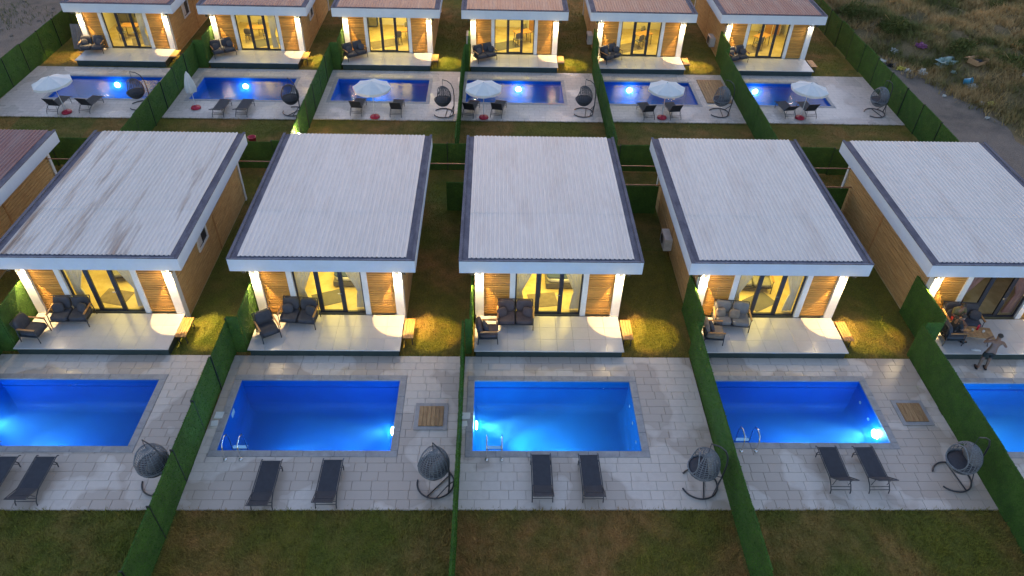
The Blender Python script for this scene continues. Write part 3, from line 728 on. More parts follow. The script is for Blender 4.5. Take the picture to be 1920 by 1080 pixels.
# ------------------------------------------------------------------ loungers
def make_lounger(ang, sling):
    L = thing('sun_lounger', (0, 0, 0), 'lounger', 'sun lounger', 'sun loungers beside the pools')
    w = .31; z = .34; a = R(ang); bl = .62      # fold at y=0, foot end at +y, head end at -y
    s = MB(); s.box(-w+.03, w-.03, .0, 1.10, z-.005, z+.008); s.build('seat_sling', sling, L)
    b = MB(); n = 6
    for i in range(n):
        for sgn in (0,):
            t0, t1 = i/n*bl, (i+1)/n*bl
            sag = lambda t: -.025*math.sin(math.pi*t/bl)
            y0, y1 = -math.cos(a)*t0, -math.cos(a)*t1; z0, z1 = z+math.sin(a)*t0+sag(t0), z+math.sin(a)*t1+sag(t1)
            b.quad((-w+.03, y0, z0+.008), (w-.03, y0, z0+.008), (w-.03, y1, z1+.008), (-w+.03, y1, z1+.008)); b.quad((-w+.03, y1, z1-.006), (w-.03, y1, z1-.006), (w-.03, y0, z0-.006), (-w+.03, y0, z0-.006))
    hy, hz = -math.cos(a)*bl, z+math.sin(a)*bl
    b.quad((-w+.03, hy, hz+.008), (w-.03, hy, hz+.008), (w-.03, hy, hz-.006), (-w+.03, hy, hz-.006))
    b.build('back_sling', sling, L)
    f = MB()
    for x in (-w, w):
        f.tube([(x, -.02, z), (x, .6, z), (x, 1.10, z), (x, 1.18, z-.015), (x, 1.23, z-.07)], .017)
        f.tube([(x*.97, 0, z+.012), (x*.97, hy, hz+.006)], .015)
    f.tube([(-w, 1.12, z), (w, 1.12, z)], .015); f.tube([(-w, 0, z-.01), (w, 0, z-.01)], .014); f.tube([(-w, hy, hz), (w, hy, hz)], .015)
    f.build('frame', 'dark_metal', L)
    for x in (-w, w):
        MB().tube([(x, -.02, z), (x, -.22, z-.10), (x, -.33, z-.22), (x, -.36, 0)], .017).build('leg', 'dark_metal', L)
        MB().tube([(x, .95, z), (x, 1.02, z-.16), (x, 1.0, 0)], .017).build('leg', 'dark_metal', L)
    MB().tube([(-w, -.335, .16), (w, -.335, .16)], .012).build('stretcher', 'dark_metal', L)
    MB().tube([(-w, -.25, z-.14), (w, -.25, z-.14)], .012).build('stretcher', 'dark_metal', L)
    MB().tube([(-w, 1.01, .12), (w, 1.01, .12)], .012).build('stretcher', 'dark_metal', L)
    if ang > 10:
        MB().tube([(-w*.8, -.2, z-.13), (-w*.8, hy*.6, z+(hz-z)*.6-.01), (w*.8, hy*.6, z+(hz-z)*.6-.01), (w*.8, -.2, z-.13)], .010).build('back_prop', 'dark_metal', L)
    return L
lp = {20: make_lounger(20, 'sling'), 26: make_lounger(26, 'sling'), 46: make_lounger(46, 'sling'), 58: make_lounger(58, 'sling_black')}
LO = [('f', 1, -13.82, .50, 0, 26), ('f', 1, -12.66, .50, 0, 26), ('f', 2, -5.75, .36, 0, 20), ('f', 2, -3.87, .40, 0, 26), ('f', 3, 2.58, .61, 0, 26), ('f', 3, 4.10, .60, 1, 26), ('f', 4, 11.78, .92, 0, 46), ('f', 4, 12.98, .92, 1, 46),
      ('b', 0, -23.0, 24.85, -6, 58), ('b', 0, -21.3, 24.95, -8, 58), ('b', 1, -14.05, 24.75, -3, 20), ('b', 1, -12.8, 24.8, -3, 20), ('b', 2, -6.6, 25.1, -4, 58), ('b', 2, -4.4, 25.0, -2, 58), ('b', 3, -.35, 25.05, -14, 58), ('b', 3, 1.2, 25.1, -12, 58),
      ('b', 4, 9.65, 25.1, 9, 58), ('b', 4, 11.15, 25.15, 8, 58), ('b', 5, 17.75, 25.5, 8, 46), ('b', 5, 18.95, 25.5, 6, 58)]
seen = {}
for row, k, x, y, rz, a in LO:
    side = 'left' if (row, k) not in seen else 'right'; seen[row, k] = 1
    spawn(lp[a], (x, y, 0), R(rz), side+' dark sling lounger at the pool of the '+(fname(k) if row == 'f' else bname(k)))

# ------------------------------------------------------------------ hanging egg chairs
def make_egg(dark):
    wk = 'wicker_dark' if dark else 'wicker'
    E = thing('egg_chair', (0, 0, 0), 'egg', 'hanging chair', 'hanging egg chairs')
    # pole stands at +x, basket opens towards -x
    arc = [(.56*math.cos(a), .56*math.sin(a), .03) for a in [R(-150+i*10) for i in range(31)]]
    MB().tube(arc, .026, 8).build('base_ring', 'dark_metal', E)
    MB().tube([(.56*math.cos(R(-75)), .56*math.sin(R(-75)), .03), (.56*math.cos(R(75)), .56*math.sin(R(75)), .03)], .02, 8).build('base_bar', 'dark_metal', E)
    pole = [(.55, 0, .03), (.60, 0, .5), (.62, 0, 1.1), (.58, 0, 1.5), (.46, 0, 1.78), (.26, 0, 1.94), (.0, 0, 2.0)]
    MB().tube(pole, [.028, .028, .027, .026, .025, .023, .02], 8).build('pole', 'dark_metal', E)
    MB().tube([(.60, 0, .52), (.40, -.38, .04)], .018).build('brace', 'dark_metal', E); MB().tube([(.60, 0, .52), (.40, .38, .04)], .018).build('brace', 'dark_metal', E)
    MB().tube([(0, 0, 2.0), (0, 0, 1.60)], .010).build('chain', 'dark_metal', E)
    # egg profile
    zc, rz, rr = 1.02, .57, .47
    def pt(a, t, k=1.0):          # a azimuth, t polar from the bottom
        q = math.sin(t)*(1-.14*(-math.cos(t)*.5+.0)); return (rr*k*q*math.cos(a)-.02, rr*k*q*math.sin(a), zc-rz*k*math.cos(t))
    bk = MB(); r0 = .011
    for j in range(15):                                       # horizontal wires behind and beside the opening
        t = R(62+j*7.6); g = R(58) if t < R(150) else 0
        bk.tube([pt(math.pi+g+(2*math.pi-2*g)*i/22, t) for i in range(23)], r0, 4)
    for i in range(17):
        a = math.pi+R(58)+(2*math.pi-2*R(58))*i/16
        bk.tube([pt(a, R(58+q*12)) for q in range(11)], r0*1.1, 4)
    bk.tube([pt(math.pi+R(58)*math.cos(q), R(106)+R(44)*math.sin(q)) for q in [2*math.pi*i/30 for i in range(30)]], .02, 6, True)
    bs = bk.build('basket', wk, E)
    sh = MB(); n, mm = 9, 28                                  # closed woven bowl
    vs = [pt(2*math.pi*j/mm, R(8+i*8)) for i in range(n) for j in range(mm)]; vs2 = [pt(2*math.pi*j/mm, R(8+i*8), .95) for i in range(n) for j in range(mm)]
    sh._add(vs, [(i*mm+j, i*mm+(j+1) % mm, (i+1)*mm+(j+1) % mm, (i+1)*mm+j) for i in range(n-1) for j in range(mm)], True)
    sh._add(vs2, [(i*mm+j, (i+1)*mm+j, (i+1)*mm+(j+1) % mm, i*mm+(j+1) % mm) for i in range(n-1) for j in range(mm)], True)
    sh.tube([pt(2*math.pi*j/28, R(72)) for j in range(28)], .024, 6, True)
    sh.build('bowl', wk, E)
    MB().pillow((-.02, 0, zc-.24), (.43, .43, .12), .75, 8).build('seat_cushion', 'cushion_dark', E)
    if not dark: MB().pillow((.20, 0, zc+.06), (.12, .36, .26), .7, 8).build('back_cushion', 'cushion_grey', E)
    return E
eg = {0: make_egg(False), 1: make_egg(True)}
for row, k, x, y, rz, d in [('f', 1, -9.02, 1.0, -25, 0), ('f', 2, -.68, .92, -40, 0), ('f', 3, 7.46, .90, -12, 0), ('f', 4, 15.55, 1.15, 8, 0),
        ('b', 0, -18.7, 25.6, 10, 1), ('b', 1, -10.15, 25.15, -35, 1), ('b', 2, -1.80, 25.2, -5, 1), ('b', 3, 6.05, 25.5, -8, 1), ('b', 4, 13.85, 25.7, -3, 0), ('b', 5, 22.95, 25.95, 12, 0)]:
    spawn(eg[d], (x, y, 0), R(rz), 'hanging egg chair by the pool of the '+(fname(k) if row == 'f' else bname(k)))

# ------------------------------------------------------------------ deck furniture
def make_seat(wid, cush, pil, n, arms='wood_arm'):
    """sofa (n=2) or armchair (n=1); faces -y"""
    S = thing('sofa' if n == 2 else 'armchair', (0, 0, 0), 's', 'sofa' if n == 2 else 'armchair', 'deck sofas' if n == 2 else 'deck armchairs')
    h = wid/2; d = .36
    for x in (-h, h):
        MB().tube([(x, -d, 0), (x*.985, -d+.03, .58), (x*.985, d-.06, .62)], .019).build('leg', 'dark_metal', S)
        MB().tube([(x, d, 0), (x*.985, d-.05, .62), (x*.97, d+.07, .86)], .019).build('leg', 'dark_metal', S)
        MB().box(x-.03, x+.03, -d+.0, d-.08, .605, .635).build('armrest', arms, S)
    f = MB(); f.box(-h, h, -d+.01, d-.02, .25, .29); f.tube([(-h*.97, d+.07, .86), (h*.97, d+.07, .86)], .018)
    for i in range(int(wid/.14)): f.tube([(-h+.08+i*.14, d-.03, .30), (-h+.08+i*.14, d+.07, .86)], .008, 5)
    f.build('frame', 'dark_metal', S)
    for q in range(n):
        cw = wid/n; cx = -h+cw*(q+.5)
        MB().pillow((cx, -.03, .37), (cw/2-.015, d-.02, .085), .3, 8).build('seat_cushion', cush, S)
        MB().pillow((cx, d-.07, .66), (cw/2-.02, .085, .25), .42, 8, R(-14)).build('back_cushion', cush, S)
    for (px, py, pz, rr, m_) in pil:
        MB().pillow((px, py, pz), (.20, .07, .19), .55, 7, R(-28), rr).build('throw_pillow', m_, S)
    return S
sf = [make_seat(1.32, 'cushion_dark', [(-.40, .05, .6, .3, 'cushion_dark'), (.45, .02, .6, -.4, 'cushion_dark')], 2),
      make_seat(1.32, 'cushion_brown', [(.45, .0, .6, -.4, 'cushion_brown'), (-.5, 0, .58, .5, 'cushion_brown')], 2),
      make_seat(1.32, 'cushion_grey', [(-.42, .02, .58, .3, 'cushion_beige'), (.08, .0, .58, -.2, 'cushion_beige')], 2)]
ch = [make_seat(.66, 'cushion_dark', [], 1), make_seat(.66, 'cushion_brown', [(.0, .08, .62, .1, 'cushion_dark')], 1), make_seat(.66, 'cushion_beige', [(.02, .1, .62, 0, 'cushion_dark')], 1)]
DZ = .362
for k, x, y, rz, p in [(1, -14.42, 7.72, 2, 0), (2, -6.12, 7.72, -5, 0), (3, 1.88, 7.70, 0, 1), (4, 9.98, 7.70, -6, 2), (5, 18.75, 7.70, -4, 0)]:
    spawn(sf[p], (x, y, DZ), R(rz), {0: 'dark grey', 1: 'brown', 2: 'light grey'}[p]+' two-seat sofa on the deck of the '+fname(k))
for k, x, y, rz, p in [(1, -15.42, 6.88, 84, 0), (2, -7.12, 7.02, 33, 0), (3, .86, 6.92, 92, 1), (4, 9.14, 6.95, 86, 2), (5, 18.05, 6.98, 90, 0)]:
    spawn(ch[p], (x, y, DZ), R(rz), {0: 'dark grey', 1: 'brown', 2: 'beige'}[p]+' armchair on the deck of the '+fname(k))
for i, x, y, rz in [(0, -23.78, 32.0, 6), (1, -15.75, 31.85, 32), (2, -7.62, 31.72, 36), (3, .42, 31.75, 30), (4, 8.32, 31.95, 36), (5, 16.32, 32.05, 22)]:
    spawn(sf[0], (x, y, DZ), R(rz), 'dark two-seat sofa on the deck of the '+bname(i))
# slatted step benches at the right end of each deck
def make_bench():
    B = thing('step_bench', (0, 0, 0), 'b', 'bench', 'slatted step benches at the decks')
    s = MB().cbox(-.045, .045, -.52, .52, -.03, 0, .005).mesh('slat', 'wood_bench')
    for i in range(4): inst('slat', s, B, (-.147+i*.098, 0, .40))
    MB().box(-.17, .17, -.44, .44, .30, .368).build('frame', 'dark_metal', B)
    for x in (-.15, .12):
        for y in (-.42, .39): MB().box(x, x+.03, y, y+.03, -.06, .30).build('leg', 'dark_metal', B)
    return B
bn = make_bench()
for row, k, H in [(r, k, HOUSES[r, k]) for r, k in HOUSES]:
    if (row, k) == ('f', 0): continue
    spawn(bn, (H.location.x+HW+.21, H.location.y-.82, 0), R(0), 'orange slatted step bench at the deck of the '+(fname(k) if row == 'f' else bname(k)))

# ------------------------------------------------------------------ pool ladders, skimmer lids, hatches
def make_ladder():
    L = thing('pool_ladder', (0, 0, 0), 'l', 'pool ladder', 'steel pool ladders')
    for x in (-.24, .24):
        pts_ = [(x, -.34, .0), (x, -.33, .45), (x, -.24, .64), (x, .0, .68), (x, .20, .56), (x, .27, .3), (x, .27, -1.0)]
        MB().tube(pts_, .022, 8).build('rail', 'chrome', L)
        MB().lathe([(.0, .03), (.045, .03), (.06, .01), (.062, 0)], 12, (x, -.34, .018)).build('foot_flange', 'chrome', L)
    for z in (-.22, -.47, -.72): MB().cbox(-.24, .24, .24, .38, z-.03, z, .008).build('tread', 'chrome', L)
    return L
ld = make_ladder()
for k, x, y in ((2, -7.08, 2.13), (3, 1.12, 2.13), (4, 9.35, 2.48), (1, -15.0, 2.29)):
    spawn(ld, (x, y, 0), 0, 'chrome ladder at the near corner of the pool of the '+fname(k))
lid = MB().cbox(-.14, .14, -.14, .14, .0, .022, .01).mesh('skimmer_lid', 'plastic_white')
for k, px in ((2, -8.02), (3, .17)):
    o = inst('skimmer_lid', lid, None, (px, 3.56, .003)); tag(o, 'larger square white lid in the paving left of the pool of the '+fname(k), 'lid', 'white skimmer lids')
    o = inst('skimmer_lid', lid, None, (px-.06, 3.22, .003), R(8), (.8, .8, 1)); tag(o, 'smaller square white lid in the paving left of the pool of the '+fname(k), 'lid', 'white skimmer lids')
def hatch(x0, x1, y0, y1, n, fr, label):
    Hh = thing('wooden_hatch', ((x0+x1)/2, (y0+y1)/2, 0), label, 'hatch', 'wooden pump hatches'); hx, hy = (x1-x0)/2, (y1-y0)/2
    if fr:
        f = MB(); 
        for a in ((-hx-fr, hx+fr, -hy-fr, -hy), (-hx-fr, hx+fr, hy, hy+fr), (-hx-fr, -hx, -hy, hy), (hx, hx+fr, -hy, hy)): f.box(*a, .004, .03)
        f.build('stone_frame', 'coping', Hh)
    w = 2*hx/n; s = MB().cbox(-w/2+.004, w/2-.004, -hy+.005, hy-.005, .008, .055, .006).mesh('plank', 'wood_hatch')
    for i in range(n): inst('plank', s, Hh, (-hx+(i+.5)*w, 0, random.uniform(0, .004)))
hatch(-1.40, -.58, 3.10, 3.95, 6, .14, 'square timber hatch beside the pool of the second white-roofed house from the left')
hatch(15.03, 15.83, 3.35, 4.16, 5, .14, 'weathered timber hatch beside the pool of the fourth white-roofed house from the left')
hatch(13.45, 14.95, 26.9, 30.0, 9, 0, 'large timber cover on the terrace beside the fifth pool of the back row')

# ------------------------------------------------------------------ parasols (back row)
def make_parasol(closed=False):
    U = thing('parasol', (0, 0, 0), 'u', 'parasol', 'white parasols of the back row')
    MB().tube([(0, 0, .05), (0, 0, 2.12)], .02, 8).build('pole', 'plastic_white', U)
    MB().lathe([(0, .14), (.06, .14), (.1, .11), (.24, .10), (.27, .06), (.27, .02), (.25, 0), (0, 0)], 18).build('base', 'red_plastic', U)
    MB().lathe([(0, .19), (.045, .19), (.05, .14)], 10).build('base_cap', 'red_plastic', U)
    c = MB(); n = 8
    if closed:
        prof = [(.02, 2.15), (.10, 1.95), (.20, 1.55), (.26, 1.15), (.22, .98)]
        vs = []
        for i, (r, z) in enumerate(prof):
            for j in range(24): rr = r*(1+.28*math.cos(j*math.pi*2/3)*(i > 0)); vs.append((rr*math.cos(R(j*15)), rr*math.sin(R(j*15)), z))
        c._add(vs, [(i*24+j, (i+1)*24+j, (i+1)*24+(j+1) % 24, i*24+(j+1) % 24) for i in range(len(prof)-1) for j in range(24)], True)
        c.build('canopy', 'canopy', U); return U
    Rr, za, zr = 1.03, 2.10, 1.80; k = 4
    def g(i, t):                    # i in 0..8*k rim index, t radial 0..1
        a = 2*math.pi*i/(n*k); ph = (i % k)/k; sag = .035*math.sin(math.pi*ph)*t
        cut = math.cos(math.pi/n)/math.cos((ph-.5)*2*math.pi/n)
        r = Rr*t*(.965 if 0 else cut/math.cos(math.pi/n)*math.cos(math.pi/n)); r = Rr*t*cut
        return (r*math.cos(a), r*math.sin(a), za-(za-zr)*(t**1.25)-sag)
    rings = [.03, .25, .5, .75, 1.0]; m_ = n*k
    vs = [g(i, t) for t in rings for i in range(m_)]
    c._add(vs, [(q*m_+i, (q+1)*m_+i, (q+1)*m_+(i+1) % m_, q*m_+(i+1) % m_) for q in range(len(rings)-1) for i in range(m_)], False)
    rim = [g(i, 1.0) for i in range(m_)]; low = [(x*1.005, y*1.005, z-.11-.035*math.sin(math.pi*((i % k)/k))) for i, (x, y, z) in enumerate(rim)]
    c._add(rim+low, [(i, m_+i, m_+(i+1) % m_, (i+1) % m_) for i in range(m_)], False)
    cn = c.build('canopy', 'canopy', U)
    mod = cn.modifiers.new('thickness', 'SOLIDIFY'); mod.thickness = .006
    MB().lathe([(0, .09), (.03, .08), (.05, .0)], 10, (0, 0, za-.03)).build('finial', 'canopy', U)
    for i in range(n):
        a = 2*math.pi*i/n; MB().tube([(0, 0, za-.07), (Rr*.97*math.cos(a), Rr*.97*math.sin(a), zr-.02)], .006, 5).build('rib', 'dark_metal', U)
    return U
pa = make_parasol(); pc = make_parasol(True)
for i, x, y, rz, tl in [(0, -22.33, 24.66, 10, -8), (2, -5.55, 24.62, 0, 0), (3, .45, 24.72, 20, 0), (4, 10.45, 25.0, 5, 0), (5, 18.35, 25.2, 14, 5)]:
    o = spawn(pa, (x, y, .004), R(rz), 'open white parasol at the pool of the '+bname(i)); o.rotation_euler = (0, R(tl)*.6, R(rz))
spawn(pc, (-15.58, 25.4, .004), 0, 'closed white parasol with red base at the pool of the second back-row house')

# ------------------------------------------------------------------ air conditioners, garden lamp, pots, leaning boards
def make_ac():
    A = thing('air_conditioner', (0, 0, 0), 'a', 'air conditioner', 'outdoor air conditioner units')
    MB().cbox(-.33, 0, -.42, .42, .35, .93, .02).build('case', 'ac_white', A)
    MB().lathe([(.0, 0), (.21, 0), (.22, .012), (.23, 0)], 18).build('fan_grille', 'dark_metal', A, (-.332, .1, .64)).rotation_euler = (0, -math.pi/2, 0)
    for y in (-.3, .3): MB().box(-.30, 0, y-.02, y+.02, .30, .35).build('bracket', 'dark_metal', A)
    return A
ac = make_ac()
for row, k, y in [('f', 4, 12.7), ('b', 3, 34.6), ('b', 4, 34.9), ('b', 5, 34.8)]:
    H = HOUSES[row, k]; spawn(ac, (H.location.x-.02, y, 0), 0, 'white air conditioner unit on the side wall of the '+(fname(k) if row == 'f' else bname(k)))
G = thing('garden_lamp', (-8.75, 20.6, -.06), 'bright round garden lamp behind the second white roof from the left', 'lamp')
MB().tube([(0, 0, 0), (0, 0, .95)], .03, 8).build('post', 'dark_metal', G)
MB().lathe([(0, 1.22), (.07, 1.2), (.12, 1.1), (.12, 1.04), (.07, .95), (.04, .93)], 14).build('globe', 'lamp_glow', G)
lamp('garden_light', 'POINT', (-8.75, 20.6, 1.35), 8, (1, .78, .4), shadow_soft_size=.1)
Pt = thing('red_bucket', (-11.1, 20.6, -.06), 'red bucket standing behind the rust-streaked white roof', 'bucket')
MB().lathe([(0, .02), (.15, 0), (.2, .42), (.21, .44), (.19, .44), (.14, .05), (0, .05)], 16).build('bucket_body', 'red_plastic', Pt, (0, 0, .55)); MB().box(-.2, .2, -.2, .2, 0, .55).build('stand', 'dark_metal', Pt)
bd = thing('leaning_board', (-25.3, 33.4, -.06), 'grey wooden boards leaning beside the leftmost house of the back row', 'boards')
for i in range(6):
    o = MB().box(-.07, .07, -.02, .02, 0, 1.5).build('plank', 'cushion_grey', bd, (-.4+i*.16, 0, 0)); o.rotation_euler = (R(-20), 0, 0)

# ------------------------------------------------------------------ rooms: curtains and a few pieces of furniture
def make_curtain(wid, m_):
    c = MB(); n = 40; vs = []
    lv = [(2.55, 1.0), (2.1, .86), (1.7, .62), (1.35, .42), (1.25, .40), (1.1, .46), (.40, .56)]     # gathered by a tie-back
    for z, k_ in lv:
        for i in range(n+1):
            x = -wid/2+wid*k_*i/n; vs.append((x, .045*math.sin(i*1.35)+.012*math.sin(i*3.1), z))
    c._add(vs, [(q*(n+1)+i, (q+1)*(n+1)+i, (q+1)*(n+1)+i+1, q*(n+1)+i+1) for q in range(len(lv)-1) for i in range(n)], True)
    return c.mesh('curtain', m_)
cu = make_curtain(.70, 'curtain'); cr = make_curtain(.8, 'curtain_rose')
for (row, k), H in HOUSES.items():
    if k == 0 and row == 'f': continue
    hx, hy = H.location.x, H.location.y; who = fname(k) if row == 'f' else bname(k)
    if row == 'f':
        for s, x in (('left', 1.82), ('right', 3.62)):
            o = inst('curtain', cr if k == 5 else cu, None, (hx+x, hy+.30, 0)); o.scale.x = 1 if s == 'left' else -1; tag(o, ('rose' if k == 5 else 'pale sheer')+' curtain in the '+s+' window of the '+who, 'curtain', 'window curtains')
    elif k < 2:
        o = inst('curtain', cu, None, (hx+3.75, hy+.30, 0)); tag(o, 'pale sheer curtain in the right window of the '+who, 'curtain', 'window curtains')
def make_table():
    T = thing('dining_table', (0, 0, 0), 't', 'table', 'indoor dining tables')
    MB().cbox(-.55, .55, -.35, .35, .70, .74, .01).build('table_top', 'wood_arm', T)
    for x in (-.48, .48):
        for y in (-.28, .28): MB().tube([(x, y, 0), (x*.92, y*.92, .70)], .022).build('leg', 'dark_metal', T)
    return T
def make_chair():
    c = thing('dining_chair', (0, 0, 0), 'c', 'chair', 'indoor dining chairs')
    MB().pillow((0, 0, .45), (.22, .22, .035), .4, 6).build('seat', 'grey_fabric', c); MB().pillow((0, .21, .72), (.21, .03, .22), .5, 6, R(-8)).build('backrest', 'grey_fabric', c)
    for x in (-.18, .18):
        for y in (-.18, .18): MB().tube([(x*1.1, y*1.1, 0), (x, y, .44)], .014).build('leg', 'dark_metal', c)
    return c
def make_bed():
    B = thing('bed', (0, 0, 0), 'b', 'bed', 'indoor beds')
    MB().box(-.8, .8, -1.0, 1.0, .08, .3).build('bed_base', 'grey_fabric', B); MB().pillow((0, -.02, .42), (.78, .98, .14), .3, 8).build('mattress', 'plastic_white', B)
    MB().box(-.85, .85, 1.0, 1.08, .0, 1.1).build('headboard', 'orange_panel', B); MB().pillow((0, -.55, .52), (.79, .42, .06), .35, 8).build('blanket', 'blue_fabric', B)
    for x in (-.4, .4): MB().pillow((x, .7, .6), (.3, .2, .09), .6, 6).build('pillow', 'plastic_white', B)
    return B
tb, dc, bd_ = make_table(), make_chair(), make_bed()
def room_sofa():
    return make_seat(1.5, 'cushion_grey', [], 2)
rs = room_sofa()
for (row, k), H in HOUSES.items():
    if k == 0 and row == 'f': continue
    hx, hy = H.location.x, H.location.y+.0; who = fname(k) if row == 'f' else bname(k)
    if row == 'f' and k in (1, 4): spawn(rs, (hx+2.75, hy+(2.1 if k == 1 else 1.75), DZ), R(12 if k == 1 else -6), 'grey sofa seen through the door of the '+who)
    elif row == 'f' and k == 5: continue
    elif row == 'f': spawn(bd_, (hx+(3.3 if k == 2 else 3.55), hy+2.5, DZ), R(0), 'bed seen through the door of the '+who)
    if row == 'f' and k != 5:
        rg = MB().box(-.55, .55, -.4, .4, 0, .012).build('rug', 'grey_fabric' if k in (2, 4) else 'cushion_beige', None, (hx+(2.5, 2.35, 2.6, 2.9)[k-1], hy+.85, DZ+.002), R((-12, 20, 8, 30)[k-1])); tag(rg, 'flat rug just inside the door of the '+who, 'rug', 'indoor rugs')
    if row == 'b':
        x = hx+(2.1, 2.0, 3.5, 3.3, 3.3, 3.1)[k]
        spawn(tb, (x, hy+1.9, DZ), R(8*k), 'dining table inside the '+who)
        spawn(dc, (x-.35, hy+1.35, DZ), R(180+8*k), 'grey dining chair in front of the table inside the '+who)
        spawn(dc, (x+.2, hy+2.5, DZ), R(8*k), 'grey dining chair behind the table inside the '+who)
        C0 = thing('cabinet', (hx+(1.0, 4.2, .9, 4.3, 1.0, 4.3)[k], hy+(3.9 if k % 2 else 4.25), DZ), ('white' if k % 2 else 'dark blue')+' cabinet against the wall inside the '+who, 'cabinet', 'indoor cabinets')
        MB().cbox(-.55, .55, -.25, .25, .08, .85, .01).build('carcass', 'plastic_white' if k % 2 else 'blue_fabric', C0); MB().cbox(-.58, .58, -.27, .27, .85, .89, .01).build('worktop', 'dark_frame', C0)
        for q in (-.27, .27): MB().box(q-.25, q+.25, -.262, -.252, .12, .82).build('cabinet_door', 'wood_arm' if k % 2 else 'grey_fabric', C0)
        rg = MB().box(-.9, .9, -.6, .6, 0, .012).build('rug', 'grey_fabric' if k in (1, 3) else 'cushion_beige', None, (hx+(3.2, 2.9, 2.2, 2.1, 2.2, 2.0)[k], hy+1.3, DZ+.002), R(25)); tag(rg, 'flat rug on the floor inside the '+who, 'rug', 'indoor rugs')
        if k in (2, 3, 4, 5):
            T = thing('wall_screen', (hx+3.2, hy+4.59, 1.75), 'dark wall screen inside the '+who, 'television', 'wall screens')
            MB().box(-.75, .75, -.05, 0, -.4, .4).build('screen', 'blue_fabric', T); MB().box(-.78, .78, -.03, .005, -.43, .43).build('bezel', 'dark_frame', T)
# branch decoration on the room wall of the middle house
hx, hy = FX[3], YW
br = MB(); lf = MB(); rnd = random.Random(3)
def twig(p, d, L, r, lv):
    q = (p[0]+d[0]*L, p[1], p[2]+d[1]*L); br.tube([p, q], [r, r*.6], 5)
    for i in range(7):
        t = rnd.random(); c = (p[0]+(q[0]-p[0])*t+rnd.uniform(-.06, .06), p[1]-.005, p[2]+(q[2]-p[2])*t+rnd.uniform(-.06, .06)); s = .035; a = rnd.random()*6
        lf.quad((c[0], c[1], c[2]), (c[0]+s*math.cos(a), c[1], c[2]+s*math.sin(a)), (c[0]+2*s*math.cos(a+.4), c[1], c[2]+2*s*math.sin(a+.4)), (c[0]+s*math.cos(a+.8), c[1], c[2]+s*math.sin(a+.8)))
    if lv:
        for i in range(3):
            a = math.atan2(d[1], d[0])+rnd.uniform(-.8, .8); twig(q, (math.cos(a), math.sin(a)), L*.62, r*.6, lv-1)
B = thing('wall_branch', (hx+2.5, hy+1.0, DZ), 'dark leafy branch decoration behind the glass door of the middle white-roofed house', 'decoration')
twig((0, 0, 1.9), (.5, -.45), .45, .018, 2); twig((0, 0, 1.9), (-.3, -.6), .4, .016, 2); br.tube([(0, 0, 0), (0, 0, 1.92)], .016, 6)
br.build('branch', 'dark_metal', B); lf.build('leaves', 'dark_frame', B)

